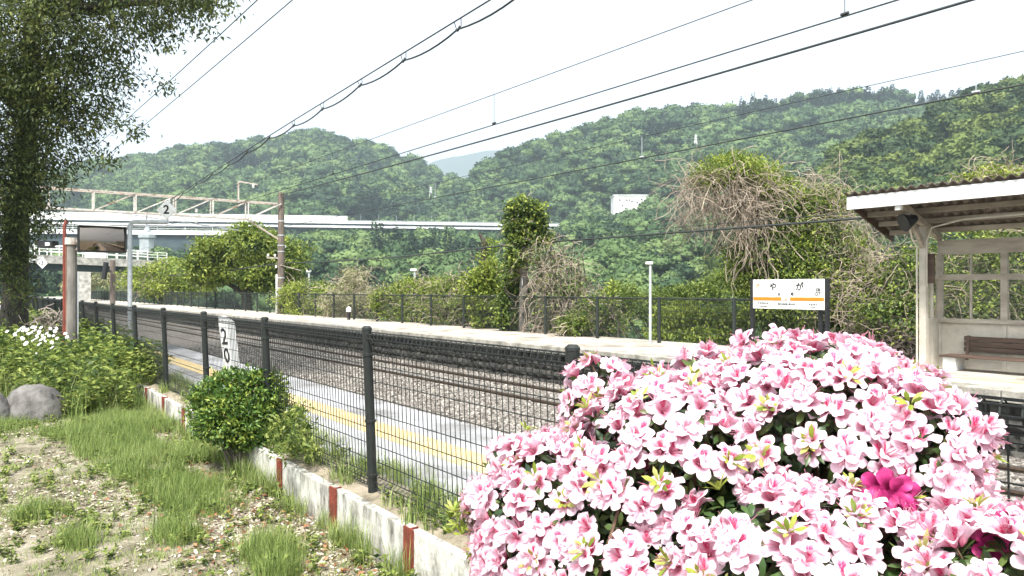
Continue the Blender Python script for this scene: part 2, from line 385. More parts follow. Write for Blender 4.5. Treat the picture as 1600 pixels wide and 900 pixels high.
# rails
tr_root = root('railway_track', (8.68, 6, -.52), 'single railway track with rusty rails beside the island platform', 'railway track')
for v0 in (8.15, 9.22):
    m = MB(); prof = [(-.06, -.52), (.06, -.52), (.06, -.505), (.01, -.49), (.01, -.41), (.033, -.4), (.033, -.371), (-.033, -.371), (-.033, -.4), (-.01, -.41), (-.01, -.49), (-.06, -.505)]
    n = len(prof); m.add([(v0+x, -25, z) for x, z in prof]+[(v0+x, 140, z) for x, z in prof], [(i, (i+1) % n, n+(i+1) % n, n+i) for i in range(n)])
    ro = m.build('rail', m_rail, tr_root)
    m = MB(); m.box(v0-.026, v0+.026, -25, 140, -.3715, -.368); m.build('rail_head', m_railtop, ro)

# ballast stones
def stone(seed, flat=.75):
    r = np.random.default_rng(seed); me = MB(); ico = [(0,0,1), (.89,0,.45), (.28,.85,.45), (-.72,.53,.45), (-.72,-.53,.45), (.28,-.85,.45), (.72,.53,-.45), (-.28,.85,-.45), (-.89,0,-.45), (-.28,-.85,-.45), (.72,-.53,-.45), (0,0,-1)]
    fs = [(0,1,2),(0,2,3),(0,3,4),(0,4,5),(0,5,1),(1,6,2),(2,7,3),(3,8,4),(4,9,5),(5,10,1),(2,6,7),(3,7,8),(4,8,9),(5,9,10),(1,10,6),(11,7,6),(11,8,7),(11,9,8),(11,10,9),(11,6,10)]
    me.add([(x*r.uniform(.7, 1.25), y*r.uniform(.6, 1.1), z*flat*r.uniform(.7, 1.2)) for x, y, z in ico], fs)
    return me.mesh('stone', m_stone)
n = 46000; Y = 28*N.random(n)**1.15-1; X = N.uniform(5.4, 10.05, n); s = N.uniform(.018, .038, n)
Z = np.interp(X, [r[0] for r in rows], [r[1] for r in rows])+N.uniform(-.025, .004, n)
ok = (np.abs(X-8.15) > .1) & (np.abs(X-9.22) > .1); X, Y, Z, s = X[ok], Y[ok], Z[ok], s[ok]; n = len(X)
scatter('ballast_stone', [stone(i) for i in range(6)], np.stack([X, Y, Z], 1), N.uniform(0, 6.28, (n, 3)), np.stack([s, s, s], 1), 'grey and tan ballast stones along the rails', 'ballast')

# ---- hills
crown_mats = {
 'broad': leafmat('hill foliage', [(.012,.032,.012), (.028,.062,.02), (.055,.1,.03), (.09,.145,.042), (.125,.18,.055)], trans=.12, per='object', nscale=.013, zone=.5, rough=.7),
 'near': leafmat('ridge foliage', [(.018,.04,.01), (.038,.068,.014), (.075,.11,.02), (.125,.16,.03)], trans=.12, per='object', nscale=.02, zone=.45, rough=.7),
 'cedar': leafmat('cedar foliage', [(.012,.032,.016), (.02,.045,.02), (.03,.06,.025)], trans=.1, per='object', nscale=.02, zone=.4, rough=.8)}
def crown_mesh(seed, mat, conifer=False, nlv=520):
    r = np.random.default_rng(seed); rp = random.Random(seed)
    if conifer:
        t = r.random(nlv)**.7; z = 1.5-t*2.1; rad = .08+.42*t*r.uniform(.75, 1.1, nlv); a = r.uniform(0, 6.28, nlv)
        c = np.stack([np.cos(a)*rad, np.sin(a)*rad, z], 1); o = np.stack([np.cos(a), np.sin(a), np.full(nlv, .3)], 1)
        v, f = leaf_arrays(c-o*.08, o+r.normal(size=(nlv, 3))*.3-np.array([0, 0, .6]), o+np.array([0, 0, 1.]), r.uniform(.16, .28, nlv), .15)
    else:
        k = rp.randint(5, 8); lobes = []
        for i in range(k):
            a = i*6.28/k+rp.uniform(-.3, .3); q = rp.uniform(.3, .62) if i else 0
            s = rp.uniform(.34, .55); lobes.append((cos(a)*q, sin(a)*q, rp.uniform(-.2, .4)-q*.3, s, s, s*.72))
        lobes.append((0, 0, .32, .5, .5, .38))
        lb = np.array(lobes); kk = r.choice(len(lb), nlv); d = unit(r.normal(size=(nlv, 3))+np.array([0, 0, .35]))
        c = lb[kk, :3]+d*lb[kk, 3:]*r.uniform(.88, 1.06, (nlv, 1))
        v, f = leaf_arrays(c-d*.04, unit(r.normal(size=(nlv, 3))+d*.4), d+r.normal(size=(nlv, 3))*.22, r.uniform(.13, .24, nlv), r.uniform(.11, .18, nlv))
        # dense inner mass of each lobe
        th = []
        for l in lobes:
            n1, n2 = 8, 5; pts = [(l[0]+l[3]*.86*cos(2*pi*a/n1)*sin(pi*b/n2), l[1]+l[4]*.86*sin(2*pi*a/n1)*sin(pi*b/n2), l[2]+l[5]*.86*cos(pi*b/n2)) for b in range(n2+1) for a in range(n1)]
            fs = []
            for b in range(n2):
                for a in range(n1): q = (b*n1+a, b*n1+(a+1) % n1, (b+1)*n1+(a+1) % n1, (b+1)*n1+a); fs += [(q[0], q[3], q[2]), (q[0], q[2], q[1])]
            th.append((np.array(pts), np.array(fs)))
        v, f = merge([(v, f)]+th)
    return mesh_np('crown', v, [f], mat)
PB = [crown_mesh(100+i, crown_mats['broad']) for i in range(6)]
PC = [crown_mesh(200+i, crown_mats['cedar'], True, 260) for i in range(3)]
PN = [crown_mesh(300+i, crown_mats['near'], nlv=900) for i in range(5)]

def hill(name, ridge, base, back=1.35, nc=90, nr=26, bump=.06, crowns=0, size=9, protos=PB, cedar=None, label='', seed=1, pw=.85, clear=()):
    """slope between a base line and a ridge line (px, py, distance), falling away behind the ridge"""
    rp = [r[0] for r in ridge]; bp_ = [b[0] for b in base]
    def pt(px, t):
        ry, rf = np.interp(px, rp, [r[1] for r in ridge]), np.interp(px, rp, [r[2] for r in ridge])
        bz, bf = np.interp(px, bp_, [b[1] for b in base]), np.interp(px, bp_, [b[2] for b in base])
        zr = CH+(452-ry)/F*rf; f = bf+(rf-bf)*t
        q = t if t <= 1 else max(0, 2-t)
        z = bz+(zr-bz)*q**pw
        p = W(px, 452, f); hgt = max(5, zr-bz)
        nz = mnoise.noise(Vector((p.x*.014+seed, p.y*.014, 0)))+.5*mnoise.noise(Vector((p.x*.035, p.y*.035+seed, 3)))
        z += nz*hgt*bump*(1 if t > 1.1 else min(1, 3*t)*max(0, 1-.75*max(0, (t-.7)/.3)))
        return (p.x, p.y, z)
    m = MB(); x0, x1 = rp[0], rp[-1]
    for j in range(nr+1):
        for i in range(nc+1): m.v.append(pt(x0+(x1-x0)*i/nc, back*j/nr))
    m.f = [(j*(nc+1)+i, j*(nc+1)+i+1, (j+1)*(nc+1)+i+1, (j+1)*(nc+1)+i) for j in range(nr) for i in range(nc)]
    o = m.build(name, m_hill, smooth=True); o['kind'] = 'structure'
    spots = []
    for px, py, rad in clear:                 # where something stands among the trees
        q = min((pt(px, k/200) for k in range(20, 220)), key=lambda q: abs(452-(q[2]-CH)/D(q)*F-py)); spots.append((Vector(q), rad))
    if crowns:
        P = []; rs = random.Random(seed); I = []; Sc = []; Rt = []
        while len(P) < crowns:
            px = rs.uniform(x0, x1); t = rs.random()**.9*1.12; q = pt(px, t)
            if rs.random() > np.interp(D(q), [60, 900], [.75, 1]): continue
            if any((q[0]-c.x)**2+(q[1]-c.y)**2 < r*r for c, r in spots): continue
            iscedar = cedar(px, t, q) if cedar else False
            s = size*(.38+.95*rs.random()**1.8)*.5
            if iscedar: I.append(len(protos)+rs.randrange(3)); sc = s*rs.uniform(.7, .9); Sc.append((sc, sc, sc*1.05))
            else: I.append(rs.randrange(len(protos))); Sc.append((s*rs.uniform(.9, 1.25), s*rs.uniform(.9, 1.25), s*rs.uniform(.8, 1.15)))
            P.append((q[0], q[1], q[2]+s*.55)); Rt.append((rs.uniform(-.1, .1), rs.uniform(-.1, .1), rs.uniform(0, 6.28)))
        scatter(name+'_forest', protos+PC, P, Rt, Sc, label, 'forest', idx=I)
    return [c for c, r in spots]
def nz2(q, s, k): return mnoise.noise(Vector((q[0]*s+k, q[1]*s, k)))
hill('far_mountain', [(480, 300, 3000), (600, 268, 3000), (690, 242, 3000), (740, 230, 3000), (800, 222, 3000), (900, 221, 3000), (1100, 260, 3000)], [(480, -25, 2400), (1100, -25, 2400)], crowns=0, bump=.03, nc=60, nr=10)
hill('left_hill', [(-120, 336, 640), (0, 308, 650), (60, 294, 660), (130, 272, 670), (200, 260, 680), (260, 253, 690), (300, 240, 690), (380, 241, 700), (440, 230, 700), (490, 217, 700), (530, 227, 700), (560, 239, 700), (620, 254, 700), (680, 280, 690), (720, 300, 680), (790, 300, 660), (860, 330, 640)],
     [(-120, -25, 300), (860, -25, 330)], crowns=7000, size=18, cedar=lambda px, t, q: nz2(q, .012, 4) > .4 and t < .8, label='hazy wooded hill rising behind the gantry on the left', seed=3)
RH = hill('right_hill', [(540, 352, 470), (600, 340, 490), (690, 314, 520), (760, 274, 540), (830, 240, 550), (900, 218, 560), (1000, 190, 570), (1090, 181, 580), (1130, 186, 580), (1200, 171, 590), (1260, 163, 600), (1330, 159, 600), (1400, 164, 600), (1440, 170, 600), (1500, 167, 600), (1560, 160, 600), (1660, 152, 600), (1900, 160, 600)],
     [(540, -25, 410), (800, -25, 408), (880, -25, 380), (960, -25, 300), (1100, -25, 260), (1900, -25, 240)], crowns=8200, size=16, cedar=lambda px, t, q: (1150 < px < 1500 and .86 < t < .97) or nz2(q, .014, 9) > .42 and px > 800 and t < .9, label='tall wooded hill behind the white hillside building', seed=5,
     clear=[(985, 329, 20), (1087, 246, 6), (1192, 224, 5), (1075, 347, 7), (673, 300, 5), (1006, 332, 14), (1000, 338, 10)])
hill('front_ridge', [(1130, 400, 170), (1200, 345, 200), (1270, 290, 225), (1350, 235, 245), (1440, 208, 255), (1500, 175, 260), (1560, 155, 262), (1600, 147, 265), (1700, 120, 270), (1900, 90, 280), (2200, 80, 280)],
     [(1130, -25, 110), (2200, -22, 90)], crowns=3400, size=11, protos=PN, cedar=lambda px, t, q: False, label='near wooded ridge above the shelter roof on the right', seed=8, nc=60, bump=.09)
hill('valley_slope', [(-200, 420, 200), (100, 420, 230), (330, 412, 260), (450, 392, 290), (600, 386, 310), (760, 386, 320), (850, 380, 320), (930, 362, 320), (1040, 352, 310), (1120, 370, 290), (1250, 390, 260), (1500, 400, 240), (1900, 400, 240)],
     [(-200, -16, 70), (800, -21, 80), (1900, -21, 80)], crowns=3800, size=10.5, cedar=lambda px, t, q: nz2(q, .02, 2) > .4, label='dark woods in the valley below the white viaduct', seed=12, nc=80, bump=.05)

# air: pale haze in one closed box round everything
hz = MB(); hz.box(-3600, 3600, -3600, 3600, -27, 760); ho = hz.build('haze', None); ho['kind'] = 'stuff'
hm = bpy.data.materials.new('haze'); hm.use_nodes = True; t = hm.node_tree; t.nodes.clear(); pv = t.nodes.new('ShaderNodeVolumePrincipled'); oo = t.nodes.new('ShaderNodeOutputMaterial')
pv.inputs['Color'].default_value = (.72, .88, 1, 1); pv.inputs['Density'].default_value = .0004; pv.inputs['Anisotropy'].default_value = .2
t.links.new(pv.outputs[0], oo.inputs['Volume']); ho.data.materials.append(hm)

# ================================================================== FAR STRUCTURES
# white viaduct across the valley
A_, B_ = W(-160, 452, 352), W(890, 452, 402)
hw = root('highway_viaduct', (A_.lerp(B_, .5).x, A_.lerp(B_, .5).y, -10), 'long white road viaduct crossing in front of the wooded hills', 'viaduct')
def hb(name, t0, t1, z0, z1, wd, mat, off=0):
    a, b = A_.lerp(B_, t0), A_.lerp(B_, t1); n_ = (b-a).cross(UP).normalized()*off; m = MB()
    m.bar((a.x+n_.x, a.y+n_.y, (z0+z1)/2), (b.x+n_.x, b.y+n_.y, (z0+z1)/2), wd, z1-z0); return m.build(name, mat, hw)
hb('deck', 0, 1, 34.2, 35.3, 7.4, m_bridge_d)  # deck side painted dark to stand for the shadowed gap below the parapet
hb('parapet', 0, 1, 35.3, 36.6, .5, m_bridge_w, 4.3); hb('parapet', 0, 1, 35.3, 36.6, .3, m_bridge_w, -4.3)
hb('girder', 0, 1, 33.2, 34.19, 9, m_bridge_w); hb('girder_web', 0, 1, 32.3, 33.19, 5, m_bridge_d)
hb('noise_barrier', 0, .64, 36.62, 39.2, .15, m_white, 4.3)
hb('guard_rail', .64, 1, 36.9, 37.1, .1, m_galv, 4.3)
for k in range(7):
    a = A_.lerp(B_, .07+k*.145); m = MB(); m.box(a.x-1.7, a.x+1.7, a.y-1.3, a.y+1.3, -26, 32.28); m.build('pier', m_bridge_w, hw)
for k in range(12):
    a = A_.lerp(B_, .66+k*.028); m = MB(); m.tube([(a.x, a.y, 36.5), (a.x, a.y, 40.5)], .07, 5); m.build('lamp_pole', m_galv, hw)
# dark steel bridge below it
A2, B2 = W(-220, 452, 235), W(372, 452, 250)
gb = root('girder_bridge', (A2.lerp(B2, .5).x, A2.lerp(B2, .5).y, -20), 'dark teal plate girder bridge behind the platform trees on a pale pier', 'bridge')
m = MB(); m.bar((A2.x, A2.y, 15.2), (B2.x, B2.y, 15.2), 5, 8.6); m.build('girder', m_bridge_d, gb)
m = MB(); m.bar((A2.x, A2.y, 20.3), (B2.x, B2.y, 20.3), 7, 1.5); m.build('deck', m_bridge_w, gb)
m = MB(); m.bar((A2.x, A2.y, 10.5), (B2.x, B2.y, 10.5), 6, .5); m.build('lower_flange', m_bridge_w, gb)
for px in (230, 40):
    c = W(px, 452, 230); m = MB(); m.lathe((c.x, c.y, 0), [(2.3, -22), (2.2, 17.4), (2.6, 17.5), (2.6, 18.5), (1.2, 19.1), (.5, 21), (.2, 22.6)], 8); m.build('pier', m_pier, gb)
for k in range(13):
    a = A2.lerp(B2, .04+.075*k)-FWD*3.4; m = MB(); m.bar((a.x, a.y, 21.05), (a.x, a.y, 22.3), .12, .12); m.build('railing_post', m_white, gb)
m = MB(); a = A2-FWD*3.4; b = B2-FWD*3.4
for z in (21.6, 22.3): m.bar((a.x, a.y, z), (b.x, b.y, z), .09, .09)
m.build('railing', m_white, gb)
# road bridge over the line, at the left
A3, B3 = W(-160, 452, 66), W(246, 452, 84)
rb = root('road_bridge', (A3.lerp(B3, .5).x, A3.lerp(B3, .5).y, 0), 'low grey road bridge with white railings left of the mirror', 'bridge')
m = MB(); m.bar((A3.x, A3.y, 4.75), (B3.x, B3.y, 4.3), 5, .8); m.build('deck', m_conc, rb)
m = MB(); m.bar((A3.x, A3.y, 4.05), (B3.x, B3.y, 3.6), 3, .6); m.build('girder', m_bridge_d, rb)
for s in (-2.3, 2.3):
    m = MB(); a = A3+FWD*s; b = B3+FWD*s
    for dz in (.5, .8, 1.1): m.bar((a.x, a.y, 5.15+dz), (b.x, b.y, 4.7+dz), .06, .06)
    for k in range(22):
        q = a.lerp(b, k/21); z = 5.15-.45*k/21; m.bar((q.x, q.y, z), (q.x, q.y, z+1.1), .07, .07)
    m.build('railing', m_white, rb)
for px in (132, -20):
    c = W(px, 452, 74); m = MB(); m.box(c.x-.5, c.x+.5, c.y-.5, c.y+.5, -2, 3.3); m.build('pier', m_conc, rb)
m = MB(); c = W(148, 452, 75); m.bar((c.x-.9, c.y, 5.6), (c.x+.9, c.y, 5.6), .06, 1.7); m.build('sign_board', m_white, rb)

# white building, pylons and roof on the hill
c = RH[0]-FWD*13; f_ = D(c); sc = f_/F
bb = root('hillside_building', c, 'long white flat roofed building among the trees halfway up the hill', 'building')
def bx(name, l0, l1, d0, d1, z0, z1, mat, par):
    m = MB(); a = c+RGT*(l0*sc)+FWD*d0; b = c+RGT*(l1*sc)+FWD*d0; dd = FWD*(d1-d0)
    vs = [a+UP*z0*sc, b+UP*z0*sc, b+dd+UP*z0*sc, a+dd+UP*z0*sc, a+UP*z1*sc, b+UP*z1*sc, b+dd+UP*z1*sc, a+dd+UP*z1*sc]
    m.add(vs, [(0,3,2,1),(4,5,6,7),(0,1,5,4),(1,2,6,5),(2,3,7,6),(3,0,4,7)]); return m.build(name, mat, par)
bx('wall', -32, 22, 0, 12, -40, 19, m_build, bb); bx('roof', -33, 23, -.4, 12.4, 19.05, 20.5, m_bridge_w, bb); bx('annexe', 22.1, 33, 1, 11, -40, 9, m_build, bb)
for px_, z_ in ((-24, 15), (-13, 15), (-5, 13), (3, 11), (10, 16), (-20, 6), (-9, 15), (16, 7)): bx('window', px_, px_+2.6, -.15, .05, z_-4, z_-1.6, m_glassdark, bb)
for i, (k, h, wd, lb) in enumerate([(1, 36, 7, 'tallest white lattice pylon on the wooded hill'), (2, 20, 5, 'small white pylon near the hilltop right of the tallest one'), (4, 26, 6, 'white pylon on the shoulder of the hill left of the vine covered pole')]):
    c = RH[k]; sc = D(c)/F; r_ = root('pylon', c, lb, 'pylon', 'pylons on the wooded hills'); m = MB(); h *= sc; wd *= sc*.5
    P4 = [(RGT*(wd*sx)+FWD*(wd*sy)) for sx in (-1, 1) for sy in (-1, 1)]; top = c+UP*h
    for q in P4: m.bar(c+q-UP*2, top+q*.12, .2, .2)
    for z in (.15, .35, .55, .75):
        for i_, j_ in ((0, 1), (1, 3), (3, 2), (2, 0)): m.bar(c+P4[i_]*(1-z*.88)+UP*h*z, c+P4[j_]*(1-(z+.2)*.88)+UP*h*(z+.2), .1, .1)
    m.build('lattice_tower', m_white, r_)
    for z in (.7, .82, .94): m = MB(); m.bar(c+UP*h*z-RGT*wd*.8, c+UP*h*z+RGT*wd*.8, .14, .18); m.build('cross_arm', m_white, r_)
c = RH[3]; sc = D(c)/F; hr = root('hill_house', c, 'small pale roofed house below the tall pylon', 'house')
m = MB(); a = c-RGT*10*sc; b = c+RGT*10*sc; m.bar(a+UP*3*sc, b+UP*3*sc, 6, 8*sc); m.build('wall', m_cream, hr)
m = MB(); m.poly([a-RGT*2+UP*7*sc-FWD*4, b+RGT*2+UP*7*sc-FWD*4, b+RGT*2+UP*10*sc, a-RGT*2+UP*10*sc], .3, UP); m.poly([b+RGT*2+UP*7*sc+FWD*4, a-RGT*2+UP*7*sc+FWD*4, a-RGT*2+UP*10*sc, b+RGT*2+UP*10*sc], .3, UP); m.build('roof', m_bridge_w, hr)

# ================================================================== NEAR FENCE, RETAINING WALL
fn = root('mesh_fence', (2.14, 4.38, .24), 'dark welded mesh fence with rolled top edge along the near platform', 'fence')
def fv(z): return 2.14-.045*(z-.24)/1.05
lean = -.045/1.05
post = MB(); a = Vector((0, 0, -.05)); b = Vector((lean*1.06, 0, 1.06))
post.tube([a, b], .031, 12); post.tube([b, b+Vector((0, 0, .012)), b+Vector((0, 0, .024))], [.034, .033, .02], 12)
post_me = post.mesh('post', m_fence, smooth=False)
clamp = MB(); clamp.lathe((0, 0, 0), [(.033, -.01), (.037, -.008), (.037, .008), (.033, .01)], 12); clamp.tube([(.015, .03, 0), (.05, .042, 0)], .009, 6)
clamp_me = clamp.mesh('clamp', m_fence)
pan = MB()
def fp(dv, z): return Vector((.035+lean*z+dv, 0, z))
H0 = 1.04
vprof = [(-.03, .045), (-.034, .09), (0, .115), (0, H0-.085), (.0, H0-.012), (-.012, H0), (-.042, H0-.006), (-.048, H0-.045), (-.016, H0-.06)]
vprof = [(0, .03), (-.036, .035), (-.04, .08), (0, .1), (0, H0-.016), (-.008, H0-.003), (-.026, H0+.004), (-.046, H0-.008), (-.052, H0-.035), (-.04, H0-.056), (-.006, H0-.062)]
for k in range(40):
    y = -.975+k*.05; pan.tube([fp(dv, z)+Vector((0, y, 0)) for dv, z in vprof], .003, 3, cap=False)
for z in [.2+.1045*k for k in range(8)]: pan.tube([fp(-.003, z)+Vector((0, -.985, 0)), fp(-.003, z)+Vector((0, .985, 0))], .0034, 4)
for dv, z in [(0, H0-.001), (-.026, H0+.006), (-.048, H0-.008), (-.054, H0-.035), (-.04, H0-.058), (-.006, H0-.064), (0, .03), (-.034, .035), (-.038, .078), (0, .1)]: pan.tube([fp(dv, z)+Vector((0, -.985, 0)), fp(dv, z)+Vector((0, .985, 0))], .0034, 4)
pan_me = pan.mesh('mesh_panel', m_fence)
for k in range(-3, 20):
    o = put('post', post_me, fn); o.location = (0, 2*k, 0); [setattr(put('clamp', clamp_me, o), 'location', (lean*z, 0, z)) for z in (.12, .47, .9)]
    if k < 19: o = put('mesh_panel', pan_me, fn); o.location = (0, 2*k+1, 0)

rw = root('retaining_wall', (2.0, 8, 0), 'low stained concrete retaining wall held by red steel posts below the fence', 'retaining wall')
for k in range(-5, 18):
    y = 3.6+1.03*k; dz = R.uniform(-.008, .008)
    m = MB(); m.box(1.965, 1.976, y-.05, y+.05, -.3, .25); m.box(1.98, 2.03, y-.006, y+.006, -.3, .245); m.build('steel_post', m_red, rw)
    m = MB(); m.box(1.979, 2.04, y+.008, y+1.022, -.3, .238+dz); m.build('concrete_panel', m_curb, rw, bevel=.006)

# ================================================================== FAR FENCE
u0 = U(12.5, 553.3)
ff = root('platform_fence', (12.5, 30, .356), 'dark green mesh fence along the back edge of the island platform', 'fence')
fpost = MB(); fpost.tube([(0, 0, 0), (0, 0, 1.02)], .042, 8); fpost.tube([(0, 0, 1.02), (0, 0, 1.035)], [.045, .025], 8); fpost_me = fpost.mesh('post', m_fence2)
fpan = MB()
for k in range(40): fpan.tube([(.03, -.975+.05*k, .06), (.03, -.975+.05*k, 1.0)], .0034, 3, cap=False)
for z in (.08, .27, .42, .57, .72, .87, .97): fpan.tube([(.027, -.98, z), (.027, .98, z)], .0055, 3)
fpan.tube([(.03, -.98, 1.0), (.03, .98, 1.0)], .018, 6); fpan_me = fpan.mesh('mesh_panel', m_fence2)
k0 = math.ceil((5.75-u0)/2)
for k in range(k0, k0+52):
    y = u0+2*k; o = put('post', fpost_me, ff); o.location = (0, y-30, 0)
    if k < k0+51: o = put('mesh_panel', fpan_me, ff); o.location = (0, y-30+1, 0)
m = MB(); m.tube([(12.5, 5.62, .356), (12.5, 5.62, 1.56), (12.46, 5.62, 1.6), (12.38, 5.64, 1.6)], .04, 8); m.build('end_post', m_black, ff)

# ================================================================== SHELTER
sh = root('platform_shelter', (11.8, 3, .33), 'cream timber platform shelter with corrugated lean-to roof and dusty windows', 'shelter')
y0, y1 = -4.5, 6.07
def zr(v): return 2.97-.51*(v-11.0)/1.4            # underside line of the roof
# corrugated sheet
m = MB(); nn = int((y1-y0)/.0175); vs = []
for i in range(nn+1):
    y = y1+.03-i*.0175; dz = .022*cos(2*pi*(y1-y)/.14)
    for v in (10.93, 12.46): vs += [(v, y, zr(v)+.045+dz), (v, y, zr(v)+.037+dz)]
fs = []
for i in range(nn):
    a = i*4; b = a+4
    fs += [(a, a+2, b+2, b), (a+1, b+1, b+3, a+3), (a, b, b+1, a+1), (a+2, a+3, b+3, b+2)]
fs += [(0, 1, 3, 2), (nn*4, nn*4+2, nn*4+3, nn*4+1)]
m.add(vs, fs); m.build('roof_sheet', m_roof_s, sh, smooth=False)
m = MB(); m.box(10.965, 10.99, y0, y1, zr(10.98)-.19, zr(10.98)+.005); m.build('fascia', m_white, sh, bevel=.003)
m = MB(); m.bar((10.995, y1-.012, zr(10.995)-.06), (12.4, y1-.012, zr(12.4)-.06), .022, .12); m.build('barge_board', m_bench, sh)
for v in (11.2, 11.55, 11.9, 12.25):
    m = MB(); m.box(v-.025, v+.025, y0, y1-.03, zr(v)-.07, zr(v)+.005); m.build('purlin', m_cream_d, sh)
for yy in (5.31, 3.45, 1.6, -.25, -2.1):
    m = MB(); m.bar((11.02, yy, zr(11.02)-.11), (12.36, yy, zr(12.36)-.11), .07, .09); ra = m.build('rafter', m_cream_d, sh)
    m = MB(); m.bar((11.3, yy, zr(11.3)-.17), (11.8, yy, 2.2), .06, .08); m.build('brace', m_cream_d, ra)
m = MB(); m.box(10.995, 11.06, 5.27, 5.35, zr(11.02)-.24, zr(11.02)-.16); m.build('rafter_end', m_white, sh)
for yy in (5.31, 1.6, -2.1):
    m = MB(); m.box(11.76, 11.86, yy-.05, yy+.05, .33, zr(11.81)-.15); m.build('post', m_cream, sh, bevel=.004)
# back wall
bw = 12.27
m = MB(); m.box(bw, bw+.09, y0, 5.31, 2.1, 2.32); m.build('head_beam', m_cream_d, sh)
m = MB(); m.box(bw-.005, bw+.06, y0, 5.31, 1.7, 1.79); m.build('window_rail', m_cream_d, sh)
m = MB(); m.box(bw-.03, bw+.08, y0, 5.31, 1.05, 1.11); m.build('window_sill', m_cream_d, sh)
m = MB(); m.box(bw+.02, bw+.05, y0, 5.31, .33, 1.05); m.build('wall_panel', m_cream, sh)
for i in range(11):
    yy = 5.29-i*.9; m = MB(); m.box(bw-.004, bw+.07, yy-.045, yy+.045, 1.112, 2.098); m.build('mullion', m_cream_d, sh)
    m = MB(); m.box(bw+.004, bw+.018, yy-.03, yy+.03, .33, 1.048); m.build('wall_batten', m_cream, sh)
    if i == 10: break
    fr = MB(); yc = yy-.45; fr.box(bw+.01, bw+.05, yc-.014, yc+.014, 1.112, 1.698); fr.box(bw+.01, bw+.05, yc-.012, yc+.012, 1.792, 2.098)
    w_ = fr.build('window', m_cream_d, sh); g_ = MB(); g_.box(bw+.026, bw+.03, yy-.852, yy-.048, 1.115, 1.695); g_.box(bw+.026, bw+.03, yy-.852, yy-.048, 1.795, 2.095); g_.build('pane', m_glass, w_)
# left end wall with glazing
m = MB(); m.box(11.862, 12.268, 5.28, 5.34, 1.05, 1.11); m.box(11.862, 12.268, 5.28, 5.34, 1.72, 1.79); m.box(12.05, 12.08, 5.285, 5.335, .36, 2.1); m.box(11.862, 12.268, 5.29, 5.33, .36, 1.05); m.build('side_frame', m_cream, sh)
m = MB(); m.box(11.87, 12.045, 5.305, 5.309, 1.115, 1.715); m.box(12.085, 12.26, 5.305, 5.309, 1.115, 1.715); m.build('side_pane', m_glass, sh)
m = MB(); m.tube([(11.72, 5.37, .4), (11.72, 5.37, 2.2), (11.55, 5.37, 2.35), (11.3, 5.3, 2.6)], .014, 6); m.tube([(11.75, 5.24, 1.6), (11.75, 5.24, 2.3), (11.6, 5.1, 2.48), (11.4, 4.6, 2.55), (11.3, 3, 2.58)], .012, 6); m.build('conduit', m_cream, sh)
m = MB(); m.box(11.83, 11.87, 5.17, 5.26, 1.65, 2.1); m.build('switch_box', m_bench, sh)
# loudspeaker under the rafter
ls = root('loudspeaker', (11.22, 5.42, 2.5), 'round black loudspeaker hung under the shelter rafter', 'loudspeaker')
c = W(1420, 345, D((11.2, 5.4))); m = MB(); ax = Vector((-.75, .5, -.35)).normalized()
m.tube([c-ax*.12, c-ax*.06, c, c+ax*.07, c+ax*.09], [.05, .075, .1, .135, .14], 16); m.build('horn', m_black, ls)
m = MB(); m.tube([c-ax*.05, c+UP*.2-ax*.02], .012, 6); m.build('bracket', m_black, ls)
# bench
be = root('bench', (11.95, 1.5, .356), 'brown slatted wooden bench against the shelter back wall', 'bench')
ye = U(11.9, 1477)
for v in (11.74, 11.84, 11.94, 12.04): m = MB(); m.box(v-.045, v+.045, -3.2, ye, .555, .585); m.build('seat_slat', m_bench, be, bevel=.004)
for z in (.62, .7, .78): m = MB(); m.box(12.16+z*.05, 12.19+z*.05, -3.2, ye-.14, z, z+.07); m.build('backrest_slat', m_bench, be, bevel=.004)
for yy in (ye-.12, ye-2.2, ye-4.3, ye-6.4): m = MB(); m.box(11.74, 12.05, yy-.09, yy+.09, .356, .553); m.build('leg', m_white, be, bevel=.006)
for yy in (ye-.2, ye-2.2, ye-4.3): m = MB(); m.bar((12.14, yy, .5), (12.215, yy, .86), .04, .03); m.build('back_support', m_bench, be)

# ================================================================== LETTERING
def text_mesh(txt, size, mat, ext=.002, bold=0):
    cu = bpy.data.curves.new('lettering', 'FONT'); cu.body = txt; cu.size = size; cu.align_x = 'CENTER'; cu.align_y = 'CENTER'; cu.extrude = ext; cu.offset = bold
    o = bpy.data.objects.new('lettering', cu); COL.objects.link(o); dg = bpy.context.evaluated_depsgraph_get(); dg.update()
    me = bpy.data.meshes.new_from_object(o.evaluated_get(dg)); bpy.data.objects.remove(o); me.materials.clear(); me.materials.append(mat); return me
def lettering(txt, size, mat, pos, xdir, up, parent, name='lettering', bold=0, ext=.002, sx=1):
    from mathutils import Matrix
    me = text_mesh(txt, size, mat, ext, bold); x = Vector(xdir).normalized(); u_ = Vector(up).normalized(); z = x.cross(u_); x *= sx
    Mx = Matrix(((x.x, u_.x, z.x, 0), (x.y, u_.y, z.y, 0), (x.z, u_.z, z.z, 0), (0, 0, 0, 1)))
    me.transform(Matrix.Translation(Vector(pos)-wloc(parent)) @ Mx); me.update(); return put(name, me, parent)

